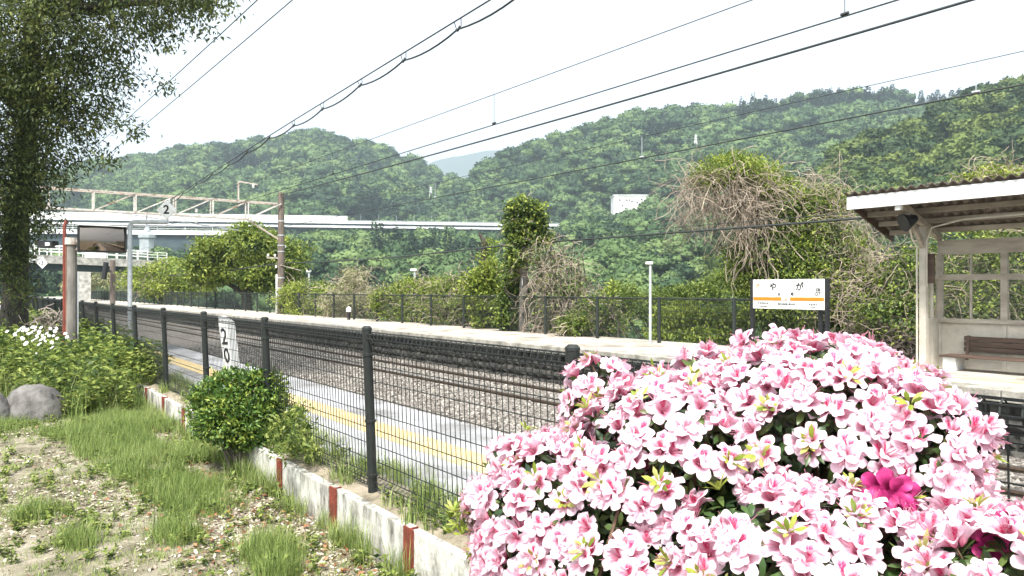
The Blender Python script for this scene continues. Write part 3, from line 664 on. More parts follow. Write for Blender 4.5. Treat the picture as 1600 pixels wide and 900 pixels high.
# station name sign
sv = 11.9; ya, yb = U(sv, 1178), U(sv, 1290); yc = (ya+yb)/2; SW = ya-yb
zt = CH+15.5/F*D((sv, yc)); zb = CH-31/F*D((sv, yc)); SHT = zt-zb
sg = root('station_sign', (sv, yc, .356), 'white station name board with orange stripe on dark posts', 'sign')
m = MB(); m.box(sv-.03, sv+.03, yb, ya, zb, zt); m.build('board', m_white, sg, bevel=.004)
for yy in (ya+.032, yb-.032): m = MB(); m.box(sv-.035, sv+.035, yy-.03, yy+.03, .356, zt+.005); m.build('post', m_black, sg, bevel=.003)
m = MB(); m.box(sv+.04, sv+.1, yb+.1, yb+.16, .356, zb+.1); m.build('back_brace', m_black, sg)
m = MB(); m.box(sv-.036, sv-.0302, yb+.012, ya-.012, zb+SHT*.285, zb+SHT*.4); m.build('stripe', m_orange, sg)
xd = (0, -1, 0)
def st(txt, size, fx, fz, mat=m_black, bold=0, sx=1): lettering(txt, size*SHT, mat, (sv-.034, ya-SW*fx, zb+SHT*fz), xd, UP, sg, bold=bold, sx=sx)
st('や', .3, .3, .74, bold=.003); st('が', .3, .67, .74, bold=.003)
st('谷', .125, .385, .5); st('峨', .125, .57, .5)
st('JR', .17, .075, .8, m_orange)
st('CB', .115, .915, .65, bold=.002); st('07', .19, .915, .51)
st('するがおやま', .085, .155, .185, sx=.85); st('Suruga-Oyama', .055, .155, .085)
st('神奈川県足柄上郡山北町', .075, .49, .165, sx=.8)
st('やまきた', .085, .85, .16); st('Yamakita', .055, .85, .07)
m = MB(); m.box(sv-.0375, sv-.036, ya-SW*.54, ya-SW*.42, zb+SHT*.29, zb+SHT*.395); m.build('name_plate', m_white, sg)
lettering('Yaga', .095*SHT, m_orange, (sv-.0385, ya-SW*.48, zb+SHT*.343), xd, UP, sg)

# stop position marker "2" on a bent grey pole
px0 = W(203, 452, 16.4); pole_b = Vector((px0.x, px0.y, .15))
ss = root('stop_marker', pole_b, 'white diamond stop marker reading 2 on a bent grey pole', 'sign')
m = MB(); e = W(210, 347, 16.4); q = W(262, 349, 16.4)
m.tube([pole_b, (pole_b.x, pole_b.y, 2.95), pole_b.lerp(q, .02)*1+UP*0 if False else (pole_b.x+(q.x-pole_b.x)*.03, pole_b.y+(q.y-pole_b.y)*.03, 3.03), (pole_b.x+(q.x-pole_b.x)*.12, pole_b.y+(q.y-pole_b.y)*.12, 3.06), (q.x, q.y, 3.05)], .05, 10); m.build('pole', m_galv, ss)
c = W(260, 328, 16.35); hd = .225; n_ = -FWD
m = MB(); m.poly([c+RGT*hd, c+UP*hd, c-RGT*hd, c-UP*hd], .02, FWD); m.build('plate', m_white, ss)
lettering('2', .27, m_black, c-FWD*.006, RGT, UP, ss, bold=.006)
m = MB(); m.bar((q.x, q.y, 3.0), (q.x, q.y, c.z), .03, .03); m.build('bracket', m_galv, ss)
# "3" farther along
c3 = W(37, 452, 40); s3 = root('stop_marker', (c3.x, c3.y, .15), 'small white diamond stop marker reading 3 near the road bridge', 'sign', None)
m = MB(); a = W(37, 412, 40); b = W(66, 402, 40); m.tube([(c3.x, c3.y, .15), a], .07, 8); m.tube([a, b], .04, 6); m.build('pole', m_galv, s3)
c = W(66, 411, 39.9); hd = .3; m = MB(); m.poly([c+RGT*hd, c+UP*hd, c-RGT*hd, c-UP*hd], .02, FWD); m.build('plate', m_white, s3)
lettering('3', .36, m_black, c-FWD*.006, RGT, UP, s3, bold=.006)
m = MB(); a = W(42, 426, 39.8); m.tube([a, a-FWD*.2], [.16, .14], 12); m.build('signal_lamp', m_black, s3)

# white "20" post behind the fence
fpst = 8.7; a = W(371, 577, fpst); 
gp = root('marker_post', (a.x, a.y, .15), 'leaning white wedge topped post reading 20 behind the fence', 'marker post')
dn = (RGT*16-UP*70).normalized(); lean_v = RGT*-.125+UP
x_ = (RGT*.95-FWD*.3).normalized(); y_ = (FWD*.95+RGT*.3).normalized(); base_ = Vector((a.x, a.y, .15))
hw_ = .06
def pp(sx, sy, z): return base_+x_*(hw_*sx)+y_*(hw_*1.2*sy)+RGT*(-.125*(z))+UP*z
zt_ = 1.1
m = MB(); vs = [pp(-1,-1,0), pp(1,-1,0), pp(1,1,0), pp(-1,1,0), pp(-1,-1,zt_), pp(1,-1,zt_-.07), pp(1,1,zt_-.07), pp(-1,1,zt_)]
m.add(vs, [(0,3,2,1),(4,5,6,7),(0,1,5,4),(1,2,6,5),(2,3,7,6),(3,0,4,7)]); m.build('post', m_white, gp, bevel=.008)
lettering('2', .27, m_black, pp(.0, -1.05, .85), x_, lean_v, gp, bold=.003, sx=.6); lettering('0', .24, m_black, pp(.08, -1.05, .63), x_, lean_v, gp, bold=.003, sx=.6)

# ================================================================== POLE WITH MIRROR
f_ = 14; b_ = W(112, 452, f_); b_.z = 0
mp = root('mirror_pole', b_, 'grey concrete pole with red pipe carrying a wide platform mirror', 'mirror pole')
top = CH+(452-374)/F*f_
m = MB(); m.tube([b_-UP*.3, (b_.x, b_.y, top)], [.1, .085], 14); m.build('pole', m_conc_pole, mp)
q = b_-RGT*.125-FWD*.02; m = MB(); m.tube([q-UP*.2, (q.x, q.y, CH+(452-345)/F*f_-.1), (q.x+.03, q.y, CH+(452-345)/F*f_)], .03, 8); m.build('red_pipe', m_red, mp)
q = b_-RGT*.07-FWD*.06; m = MB(); m.tube([q-UP*.2, (q.x, q.y, top-.05)], .014, 6); m.build('cable_pipe', m_pipe, mp)  # lighter brown colour stands in for the highlight stripe beside the red pipe
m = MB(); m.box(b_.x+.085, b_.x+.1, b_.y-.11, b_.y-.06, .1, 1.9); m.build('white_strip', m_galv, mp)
mc = W(160, 374, f_-.1); mx_ = (RGT*.8+FWD*.6).normalized(); mn = Vector((mx_.y, -mx_.x, 0))   # mirror turned towards the line on the right
if mn.dot(FWD) > 0: mn = -mn
m = MB(); nx_, ny_ = 14, 8; vs = []
for j in range(ny_+1):
    for i in range(nx_+1):
        a = i/nx_*2-1; b = j/ny_*2-1; vs.append(mc+mx_*(a*.375)+UP*(b*.215)+mn*(.06*(1-.8*a*a-.3*b*b)))
m.add(vs, [(j*(nx_+1)+i, j*(nx_+1)+i+1, (j+1)*(nx_+1)+i+1, (j+1)*(nx_+1)+i) for j in range(ny_) for i in range(nx_)]); mi = m.build('mirror', m_mirror, mp, smooth=True)
m = MB(); m.poly([mc-mx_*.395-UP*.235-mn*.03, mc+mx_*.395-UP*.235-mn*.03, mc+mx_*.395+UP*.235-mn*.03, mc-mx_*.395+UP*.235-mn*.03], .02, -mn); m.build('back', m_black, mi)
m = MB()
for a, b in (((-1, -1), (1, -1)), ((1, -1), (1, 1)), ((1, 1), (-1, 1)), ((-1, 1), (-1, -1))): m.bar(mc+mx_*.395*a[0]+UP*.235*a[1], mc+mx_*.395*b[0]+UP*.235*b[1], .03, .06, mn)
m.build('frame', m_black, mi)
m = MB(); m.bar(mc-mx_*.395+UP*.25+mn*.05, mc+mx_*.395+UP*.25+mn*.05, .012, .16, mn); m.build('hood', m_white, mi)
m = MB(); m.bar((b_.x, b_.y, top-.05), mc-mn*.08, .05, .05); m.bar((b_.x, b_.y, top-.2), mc-mn*.08-UP*.1, .03, .03); m.tube([(b_.x, b_.y, top-.1), (b_.x, b_.y, top+.03)], .115, 12); m.build('bracket', m_rust, mp)
c = W(75, 382, f_); m = MB(); m.bar(c-RGT*.14, c+RGT*.14, .2, .13); m.build('floodlight', m_black, mp)
m = MB(); m.bar(c+RGT*.13-UP*.04, (b_.x, b_.y, c.z-.02), .03, .03); m.bar(c-FWD*.11+RGT*.02-UP*.0, c-FWD*.11+RGT*.1, .02, .06); m.build('lamp_arm', m_white, mp)

# ================================================================== GANTRY, POLES, WIRES
uy = 36.1
gy = root('catenary_gantry', (6, uy, 0), 'rust streaked white lattice gantry spanning the tracks', 'gantry')
v0, v1 = -1.2, 12.6; z0, z1 = 4.93, 5.76
for yy in (uy-.22, uy+.22):
    m = MB(); m.bar((v0, yy, z1), (v1-.2, yy, z1), .07, .07); m.build('top_chord', m_rust, gy)
    m = MB(); m.bar((v0, yy, z0), (v1-1.6, yy, z0), .07, .07); m.build('bottom_chord', m_steel_w, gy)
nv = [v1-1.6-1.62*k for k in range(8)]
for i, v in enumerate(nv):
    m = MB()
    for yy in (uy-.22, uy+.22): m.bar((v, yy, z0), (v, yy, z1), .07, .05)
    m.bar((v, uy-.22, z0), (v, uy+.22, z0), .05, .05); m.bar((v, uy-.22, z1), (v, uy+.22, z1), .05, .05); m.build('strut', m_steel_w, gy)
    m = MB()
    for yy in (uy-.2, uy+.2):
        if i < 4: m.bar((v, yy, z0), (v+1.6, yy, z1), .05, .05)
        elif i < 7: m.bar((v, yy, z1), (v-1.62, yy, z0), .05, .05) if i > 4 else m.bar((v+1.6, yy, z1), (v, yy, z0), .05, .05)
    m.build('diagonal', m_rust if i % 3 == 1 else m_steel_w, gy)
m = MB(); m.bar((v1-1.6, uy, z0), (v1, uy, z0-.95), .07, .07); m.build('knee_brace', m_rust, gy)
m = MB(); m.tube([(v0, uy, -.3), (v0, uy, 6.1)], .17, 12); m.build('support_pole', m_conc_pole, gy)
m = MB(); m.bar((10.6, uy, z1), (10.6, uy, z1+.95), .06, .06); m.bar((10.6, uy, z1+.95), (11.5, uy, z1+.87), .05, .07); m.build('wire_bracket', m_rust, gy)
m = MB(); m.bar((5.6, uy, z0-.05), (10.6, uy, z0-.55), .04, .04); m.bar((6.6, uy, 4.9), (6.6, uy, 4.3), .05, .05); m.bar((6.6, uy, 4.35), (9.2, uy, 4.5), .04, .04); m.build('registration_arm', m_galv, gy)
for v, z in ((7.55, 5.45), (8.7, 5.1), (8.7, 4.6), (11.3, 6.45), (6.6, 4.75)):
    m = MB(); m.lathe((v, uy, z), [(.03, 0), (.07, .03), (.035, .06), (.07, .09), (.035, .12), (.07, .15), (.03, .18)], 10); m.build('insulator', m_ins, gy)
# concrete pole at the gantry's right end
bp2 = W(437.5, 487, 36.5); pb = Vector((12.66, uy+.0, .0))
cp = root('utility_pole', pb, 'tall weathered pole at the right end of the gantry', 'utility pole', 'poles behind the platform fence')
m = MB(); m.tube([pb-UP*.3, (pb.x, pb.y, 6.33)], [.19, .15], 14); m.build('shaft', m_wood_pole, cp)
for z in (.9, 1.25, 1.6, 2.1, 3.4, 3.7, 4.2, 4.9): m = MB(); m.tube([(pb.x, pb.y, z), (pb.x, pb.y, z+.05)], .2-.006*z, 14); m.build('band', m_galv, cp)
m = MB(); m.box(pb.x-.24, pb.x-.17, pb.y+.02, pb.y+.1, .3, 2.3); m.build('white_conduit', m_white, cp)
m = MB(); m.bar((pb.x-.7, pb.y, 3.1), (pb.x+.2, pb.y, 3.1), .06, .06); m.build('cross_arm', m_rust, cp); m = MB(); m.bar((pb.x-.1, pb.y-.2, 2.75), (pb.x+.9, pb.y-.2, 2.5), .04, .04); m.build('bracket_arm', m_rust, cp)
for dx, z in ((-.65, 3.15), (-.3, 3.15), (-.25, 2.6), (.2, 3.6)):
    m = MB(); m.lathe((pb.x+dx, pb.y, z), [(.02, 0), (.06, .03), (.03, .06), (.06, .09), (.02, .14)], 8); m.build('insulator', m_ins, cp)
# pole swallowed by vines
pv_ = Vector((12.72, U(12.72, 817), 0)); vp = root('utility_pole', pv_, 'slim pole half swallowed by leafy vines behind the fence', 'utility pole', 'poles behind the platform fence')
m = MB(); m.tube([pv_-UP*.2, (pv_.x+.05, pv_.y-.03, 4.0)], [.135, .1], 12); m.build('shaft', m_conc_pole, vp)
c = W(816, 440, D(pv_)-.15); m = MB(); m.bar(c-UP*.09, c+UP*.09, .1, .02, RGT); m.build('number_plate', m_white, vp)
m = MB(); m.tube([(pv_.x, pv_.y, 2.75), (pv_.x, pv_.y, 2.95)], .15, 12); m.bar((pv_.x-.15, pv_.y+.3, 2.86), (pv_.x-.1, pv_.y-.2, 2.86), .06, .12); m.build('cable_clamp', m_black, vp)
# lamps
def lamp(px, py_top, f, zb_, label, r=.028):
    b = W(px, 452, f); b.z = zb_; zt = CH+(452-py_top)/F*f
    o = root('street_lamp', b, label, 'lamp', 'pale lamp posts'); m = MB(); m.tube([b, (b.x, b.y, zt-.06)], [r*1.15, r], 10); m.build('pole', m_galv, o)
    s = r/.035; h = Vector((b.x, b.y, zt)); m = MB(); m.poly([h+RGT*(x*s)+FWD*(y*s) for x, y in ((-.13, -.04), (-.1, -.07), (.06, -.06), (.06, .06), (-.1, .07), (-.13, .04))], .07*s, -UP); m.build('lamp_head', m_white, o, bevel=.01*s)
lamp(1016, 409, D((11.95, U(11.95, 1016))), .356, 'short pale lamp post on the platform left of the station sign')
lamp(483, 422, 55, -6, 'tiny distant lamp post beside the tall gantry pole', .08)
lamp(648, 420, 50, -6, 'distant lamp post rising from bushes left of the vine pole', .08)
b = Vector((12.2, U(12.2, 545), .356)); o = root('bollard', b, 'small black bollard with white cap by the platform fence', 'bollard')
m = MB(); m.tube([b, b+UP*.32], .06, 10); m.build('body', m_black, o); m = MB(); m.lathe(b+UP*.32, [(.1, 0), (.1, .12), (.04, .2)], 10); m.build('cap', m_white, o)
c = W(176, 438, 62); o = root('utility_pole', (c.x, c.y, -1), 'distant dark pole beside the road bridge end', 'utility pole', 'poles behind the platform fence')
m = MB(); m.tube([(c.x, c.y, -1), (c.x, c.y, 4)], .22, 8); m.build('shaft', m_wood_pole, o); m = MB(); q = W(164, 423, 61); m.tube([q-UP*.7+RGT*-.1, q+UP*.7+RGT*.1], .2, 8); m.bar(q, (c.x, c.y, q.z), .08, .08); m.build('transformer', m_black, o)

def wire(label, pts, r, name='overhead_wire', cat='wire'):
    m = MB(); m.tube(pts, r, 5); p0 = Vector(pts[0]); return single(m, name, m_wire, p0, label, cat, 'overhead wires along the line')
def span(v, z, ua=-14, ub=95, sag=.0, n=24, vb=None, supports=(-14, 36.1, 86)):
    out = []
    for i in range(n+1):
        u = ua+(ub-ua)*i/n; vv = v if vb is None else v+(vb-v)*(u-ua)/(ub-ua); zz = z
        for a, b in zip(supports, supports[1:]):
            if a <= u <= b: q = (u-a)/(b-a); zz = z-sag*4*q*(1-q)+sag*.6
        out.append((vv, u, zz))
    return out
def k1(u): return 5.7+.0515*u
w1 = [(k1(u), u, 5.76-.16*max(0, (u-19)/17)) for u in range(-14, 37, 2)]; w1[-1] = (7.55, 36.1, 5.6)
wire('upper strand of the paired wires climbing to the top centre', w1, .013)
def solve_u(px):
    lo, hi = 1, 36
    for _ in range(50):
        mid = (lo+hi)/2; r_ = k1(mid)*CA-mid*SA; f = mid*CA+k1(mid)*SA
        if 800+F*r_/f > px: lo = mid
        else: hi = mid
    return lo
cl = []
for px, py in ((715, 46), (630, 95), (562, 134), (503, 171), (458, 197), (420, 216), (385, 239), (357, 258), (330, 274), (307, 288), (285, 303)):
    u = solve_u(px); f = D((k1(u), u)); cl.append((k1(u), u, CH+(452-py)/F*f))
du = cl[1][1]-cl[0][1]; cl = [(k1(cl[0][1]-du*k), cl[0][1]-du*k, cl[0][2]) for k in range(8, 0, -1)]+cl+[(7.55, 36.1, 5.45)]
pts = []
for a, b in zip(cl, cl[1:]):
    for i in range(6): q = i/6; pts.append((a[0]+(b[0]-a[0])*q, a[1]+(b[1]-a[1])*q, a[2]+(b[2]-a[2])*q-.075*4*q*(1-q)))
pts.append(cl[-1])
lw = root('overhead_wire', cl[0], 'lower scalloped strand hung from small clamps under its pair', 'wire', 'overhead wires along the line')
m = MB(); m.tube(pts, .016, 5); m.build('strand', m_wire, lw)
for a in cl[:-1]:
    zz = 5.76-.16*max(0, (a[1]-19)/17); m = MB()
    for s in (-.1, .1): m.tube([(a[0], a[1]+s, zz), (a[0]+.02, a[1]+s*.7, a[2]+.04), (a[0], a[1]+s*.2, a[2]-.02)], .007, 4)
    m.tube([(a[0], a[1]-.07, a[2]+.03), (a[0], a[1], a[2]-.02), (a[0], a[1]+.05, a[2]+.0)], .02, 5); m.build('clamp', m_wire, lw)
wire('thin high messenger wire above the near track', span(8.72, 5.56, sag=.06), .008)
cw = root('overhead_wire', (8.72, 0, 4.93), 'contact wire with thin droppers above the near track', 'wire', 'overhead wires along the line')
m = MB(); m.tube(span(8.72, 4.93, sag=.03), .011, 5); m.build('strand', m_wire, cw)
for px in (1320, 772, 520):
    u = U(8.72, px); m = MB(); m.tube([(8.72, u, 4.93), (8.72, u, 5.54)], .005, 4); m.tube([(8.72, u-.05, 4.95), (8.72, u+.05, 4.95)], .022, 5); m.build('dropper', m_wire, cw)
wire('thickest black feeder cable running to the tall gantry pole', [(12.6, u, 6.03+.0012*(u-14)**2*.3) for u in range(-14, 37, 2)]+[(12.6, 36.1, 6.2)], .024)
wire('thin messenger wire over the far side of the platform', span(13.85, 5.45, sag=.05), .007)
c2 = root('overhead_wire', (13.85, 0, 4.9), 'low contact wire crossing in front of the wooded hill', 'wire', 'overhead wires along the line')
m = MB(); m.tube(span(13.85, 4.9, sag=.03), .015, 5); m.build('strand', m_wire, c2)
for px in (1525, 1003, 680):
    u = U(13.85, px); m = MB(); m.tube([(13.85, u, 4.9), (13.85, u, 5.45)], .008, 4); m.tube([(13.85, u-.06, 4.92), (13.85, u+.06, 4.92)], .025, 5); m.build('dropper', m_galv, c2)
wire('thick low cable bundle strung between the vine pole and the shelter', [(13.2, u, 2.88-.02*sin((u-2)*.25)) for u in range(-14, 17, 2)]+[(12.8, pv_.y, 2.86)]+[(12.75, pv_.y+(uy-pv_.y)*k/8, 2.86-.25*sin(pi*k/8)*.5) for k in range(1, 9)]+[(12.7, 50, 2.6), (12.7, 80, 2.6)], .024)
wire('thin cable lashed above the thick low cable bundle', [(13.2, u, 2.98-.01*sin(u)) for u in range(-14, 17, 2)]+[(12.85, pv_.y, 3.0)], .008)
wire('outer of two thin wires passing behind the left treetop', [(3.7, u, 5.99+.0006*u*u) for u in range(-14, 82, 4)], .009)
wire('inner of two thin wires beside the left treetop', [(4.2, u, 6.1+.0003*u*u) for u in range(-14, 82, 4)], .009)

# ================================================================== VEGETATION
lm_tree = leafmat('dark tree leaf', [(.016,.03,.009), (.045,.068,.018), (.125,.155,.038), (.28,.295,.09)], trans=.3, nscale=1.3, zone=.6)
lm_bright = leafmat('bright bush leaf', [(.06,.1,.016), (.15,.21,.03), (.27,.325,.05), (.37,.41,.09)], trans=.4, nscale=.6, zone=.45)
lm_mid = leafmat('green bush leaf', [(.04,.075,.016), (.1,.15,.026), (.185,.235,.045), (.27,.31,.08)], trans=.4, nscale=.6, zone=.45)
lm_pale = leafmat('pale scrub leaf', [(.1,.12,.05), (.21,.23,.09), (.32,.32,.16), (.42,.38,.24)], trans=.35, nscale=.5, zone=.45)
lm_ivy = leafmat('ivy leaf', [(.022,.042,.012), (.06,.1,.02), (.13,.185,.036), (.24,.29,.06)], trans=.3, nscale=.9, zone=.45)
lm_box = leafmat('clipped shrub leaf', [(.02,.055,.01), (.055,.12,.02), (.11,.19,.032), (.2,.28,.06)], trans=.3, nscale=3, zone=.3, rough=.4)
def lobe(px, py, f, rx, ry, rz):              # lobe centre on a sight line, half sizes in picture units / metres deep
    c = W(px, py, f); s = f/F
    # lobes are round in plan, so the two horizontal half sizes are averaged
    h = (rx*s+ry)/2; return (c.x, c.y, c.z, h, h, rz*s)
def gz(p): return zground(p[0], p[1])
def bush(name, label, cat, group, lobes, ntw, nl, L, Wd, mat, tw, dry=0, dryl=.8, trunk=0, drym=None, mat2=None, frac2=0, shell=(.7, 1.05), drop=.2):
    rk = random.Random(int(lobes[0][0]*1000)); ex = []
    for l in lobes:
        for _ in range(4):
            d = Vector((rk.gauss(0, 1), rk.gauss(0, 1), abs(rk.gauss(0, .8)))).normalized(); q = rk.uniform(.22, .45)
            ex.append((l[0]+d.x*l[3]*.95, l[1]+d.y*l[4]*.95, l[2]+d.z*l[5]*.95, l[3]*q, l[4]*q, l[5]*q*1.1))
    lobes = [(a, b_, c_, rx*.86, ry*.86, rz_*.86) for a, b_, c_, rx, ry, rz_ in lobes]+ex
    lo = np.array(lobes); cx, cy = lo[:, 0].mean(), lo[:, 1].mean(); b = Vector((cx, cy, gz((cx, cy))))
    o = root(name, b, label, cat, group)
    v, f = leafcloud(lobes, int(ntw*.75), nl, L, Wd, tw=tw, shell=shell, drop=drop); put_np('crown' if trunk else 'foliage', v, f, mat, o)
    if mat2:
        v, f = leafcloud(lobes, int(ntw*frac2), nl, L, Wd, tw=tw*.8, shell=(.95, 1.12), drop=drop); put_np('young_leaves', v, f, mat2, o)
    m = MB()
    if trunk:
        big = sorted(lobes, key=lambda l: -l[5])
        st = b-UP*.3; fork = Vector((cx, cy, b.z+(lo[:, 2].min()-b.z)*.6)); m.tube([st, st.lerp(fork, .5)+RGT*.05, fork], [trunk, trunk*.8, trunk*.7], 9)
        limb_tree(m, fork, [(l[:3], trunk*.45, .3) for l in lobes[:len(lobes)-len(ex)]], trunk)
        m.build('trunk', m_bark, o)
    else:
        for l in lobes[:len(lobes)-len(ex)]:
            for k in range(3): m.tube([b+Vector((R.uniform(-.3, .3), R.uniform(-.3, .3), -.1)), Vector(l[:3])+Vector((R.uniform(-.3, .3)*l[3], R.uniform(-.3, .3)*l[3], -.2*l[5])), Vector(l[:3])+Vector((R.uniform(-.6, .6)*l[3], R.uniform(-.6, .6)*l[3], .6*l[5]))], [.03, .02, .008], 5)
        m.build('stems', m_bark, o)
    if dry: tangle(lobes, int(dry*1.7), dryl, .008 if not drym else drym, droop=.35).build('dry_vines', m_twig, o)
    return o
gB = 'bushes behind the platform fence'
# broad tree and bushes left of the gantry pole
bush('broad_tree', 'broad green tree with dark trunk beside the gantry pole', 'tree', None,
     [lobe(395, 385, 45, 62, 2.2, 24), lobe(345, 398, 45, 40, 1.6, 22), lobe(440, 410, 45, 38, 1.6, 26), lobe(385, 425, 45.5, 50, 2, 20), lobe(325, 425, 45, 34, 1.4, 22), lobe(420, 440, 45, 40, 1.6, 16)],
     1500, 14, .24, .13, lm_mid, .55, trunk=.42, mat2=lm_bright, frac2=.5)
bush('bush', 'spreading bush left of the broad tree trunk', 'bush', gB, [lobe(270, 425, 59.0, 45, 1.8, 24), lobe(235, 440, 59.0, 34, 1.5, 24), lobe(310, 442, 59.0, 36, 1.6, 20), lobe(270, 455, 59.0, 60, 2, 14)], 1000, 12, 0.242, 0.132, lm_bright, 0.55, dry=90, dryl=1.6, drym=.014)
bush('bush', 'pale dry scrub just right of the mirror pole', 'bush', gB, [lobe(150, 432, 91.0, 34, 1.8, 18), lobe(190, 438, 89.0, 34, 1.7, 20), lobe(225, 448, 87.0, 30, 1.5, 16), lobe(130, 450, 91.0, 36, 1.9, 12)], 900, 12, 0.280, 0.154, lm_pale, 0.70, dry=90, dryl=1.6, drym=.014)
bush('bush', 'bright bush at far left under the road bridge', 'bush', gB, [lobe(60, 440, 167.0, 36, 2, 14), lobe(100, 446, 167.0, 30, 1.6, 14), lobe(20, 446, 167.0, 30, 1.6, 14)], 500, 12, 0.440, 0.240, lm_bright, 1.00)
bush('bush', 'light green bush right beside the gantry pole foot', 'bush', gB, [lobe(480, 462, 36.0, 34, .9, 26), lobe(455, 470, 36.0, 24, .8, 24), lobe(515, 470, 35.0, 28, .8, 26), lobe(490, 488, 35.0, 50, 1.1, 20)], 800, 13, 0.126, 0.074, lm_bright, 0.34, dry=110, dryl=.9)
bush('bush', 'pale straw tinted bush with dry stalks above the bollard', 'bush', gB, [lobe(550, 458, 33.0, 32, .8, 30), lobe(530, 480, 32.0, 34, .8, 22), lobe(580, 478, 32.0, 36, .9, 26), lobe(555, 440, 34.0, 18, .5, 24)], 700, 13, .11, .06, lm_pale, .32, dry=260, dryl=1.0)
bush('bush', 'green bush standing before the distant lamp left of the vine pole', 'bush', gB, [lobe(640, 460, 29.0, 36, .9, 26), lobe(615, 478, 28.0, 30, .8, 24), lobe(680, 462, 28.0, 32, .8, 28), lobe(650, 490, 28.0, 56, 1.2, 20)], 900, 13, .12, .065, lm_bright, .3, dry=140, dryl=.9)
bush('bush', 'round bush with tangled stalks left of the ivy mass', 'bush', gB, [lobe(715, 462, 26, 30, .8, 30), lobe(700, 486, 25, 34, .8, 22), lobe(735, 490, 25, 26, .7, 24)], 650, 13, .11, .06, lm_mid, .28, dry=200, dryl=.9)
bush('ivy_mass', 'yellow green leafy mound against the vine pole', 'vines', None, [lobe(765, 438, 23.4, 30, .6, 26), lobe(745, 458, 23.4, 26, .5, 26), lobe(785, 462, 22.9, 24, .5, 30), lobe(765, 490, 22.9, 32, .6, 34)], 800, 14, .11, .075, lm_bright, .26, dry=40)
iv = root('climbing_vine', (pv_.x, pv_.y+.3, 0), 'leafy ivy column smothering the top of the slim pole', 'vines')
ivl = [lobe(803, 345, 20.7, 13, .25, 30), lobe(803, 395, 20.7, 15, .3, 34), lobe(800, 440, 21.4, 18, .4, 34), lobe(798, 485, 21.4, 20, .4, 36), lobe(832, 345, 20.7, 14, .25, 28), lobe(815, 322, 20.7, 16, .25, 12), lobe(842, 355, 20.7, 12, .2, 16)]
ivl = [(a, b_, c_, rx*.8, ry*.8, rz_) for a, b_, c_, rx, ry, rz_ in ivl]+[(a+R.gauss(0, .16), b_+R.gauss(0, .12), c_+R.uniform(-.5, .5), .14, .14, .2) for a, b_, c_, rx, ry, rz_ in ivl*2]
v, f = leafcloud(ivl, 900, 12, .1, .07, tw=.2, shell=(.6, 1.1)); put_np('foliage', v, f, lm_ivy, iv)
v, f = leafcloud(ivl[:1]+ivl[4:], 260, 12, .1, .07, tw=.2, shell=(.9, 1.15)); put_np('young_leaves', v, f, lm_bright, iv)
tangle([lobe(826, 350, 21.1, 12, .2, 36), lobe(822, 372, 21, 18, .25, 26)], 160, .8, .007, droop=.7).build('dry_vines', m_twig, iv)
dv = root('dry_vine_tangle', W(880, 480, 20.5).to_2d().to_3d(), 'brown dry vine curtain hanging right of the slim pole', 'vines')
dl = [lobe(855, 400, 20.6, 22, .4, 26), lobe(875, 440, 20.6, 34, .5, 44), lobe(880, 490, 20.4, 36, .5, 36), lobe(905, 455, 20.6, 28, .4, 30), lobe(850, 470, 20.6, 22, .4, 50)]
tangle(dl, 900, .9, .0065, droop=.8).build('dry_stems', m_twig, dv)
v, f = leafcloud(dl, 260, 10, .1, .06, tw=.25); put_np('leaves', v, f, lm_ivy, dv)
m = MB()
for i in range(9):
    a = W(835+i*11, 520, 20.6); b = W(845+i*8, 395, 20.6); m.tube([a, a.lerp(b, .5)+RGT*R.uniform(-.1, .1), b], [.03, .02, .01], 5)
m.build('stems', m_bark, dv)
bush('bush', 'low green shrub at the foot of the brown vine curtain', 'bush', gB, [lobe(925, 490, 19.5, 32, .5, 26), lobe(900, 508, 19, 28, .5, 18), lobe(955, 505, 19.2, 26, .5, 20)], 600, 13, .09, .055, lm_mid, .22, dry=140, dryl=.6)
m = MB(); a = W(962, 533, 18.7); pts = [a-UP*.3, W(968, 505, 18.7), W(955, 485, 18.7), W(960, 450, 18.7), W(957, 434, 18.7)]; ds = root('sapling', a, 'thin crooked sapling with few leaves left of the platform lamp', 'tree'); m.tube(pts, [.03, .028, .02, .012, .006], 6); m.build('trunk', m_bark, ds)
v, f = leafcloud([lobe(962, 445, 18.7, 8, .15, 10), lobe(955, 470, 18.7, 5, .1, 8)], 30, 8, .09, .05, tw=.15); put_np('leaves', v, f, lm_bright, ds)
m = MB(); a = W(757, 420, 24); dt = root('dead_tree', a-UP*2.5, 'broken dead trunk with few leaves left of the ivy column', 'tree'); m.tube([a-UP*2.6, a, W(757, 378, 24), W(750, 366, 24)], [.15, .13, .1, .05], 8); m.tube([W(757, 385, 24), W(748, 362, 24)], [.05, .02], 6); m.build('trunk', m_bark, dt)
v, f = leafcloud([lobe(770, 383, 24, 9, .2, 9), lobe(760, 400, 24, 9, .2, 10)], 60, 8, .1, .06, tw=.2); put_np('leaves', v, f, lm_bright, dt)
bush('bush', 'bright yellow green thicket below the platform lamp', 'bush', gB, [lobe(1060, 500, 19, 34, .6, 24), lobe(1100, 505, 18.8, 36, .6, 26), lobe(1035, 520, 19, 28, .5, 18), lobe(1140, 510, 18.6, 34, .6, 26), lobe(1090, 528, 18.6, 60, .8, 18)], 1000, 13, .1, .06, lm_bright, .25)
bush('bush', 'soft round bushes behind the thicket left of the station sign', 'bush', gB, [lobe(1080, 462, 30, 30, .8, 22), lobe(1040, 470, 30, 28, .8, 20), lobe(1120, 455, 29, 32, .8, 26), lobe(1000, 478, 30, 30, .8, 22), lobe(970, 470, 30, 30, .8, 24)], 1000, 13, .13, .075, lm_mid, .35)

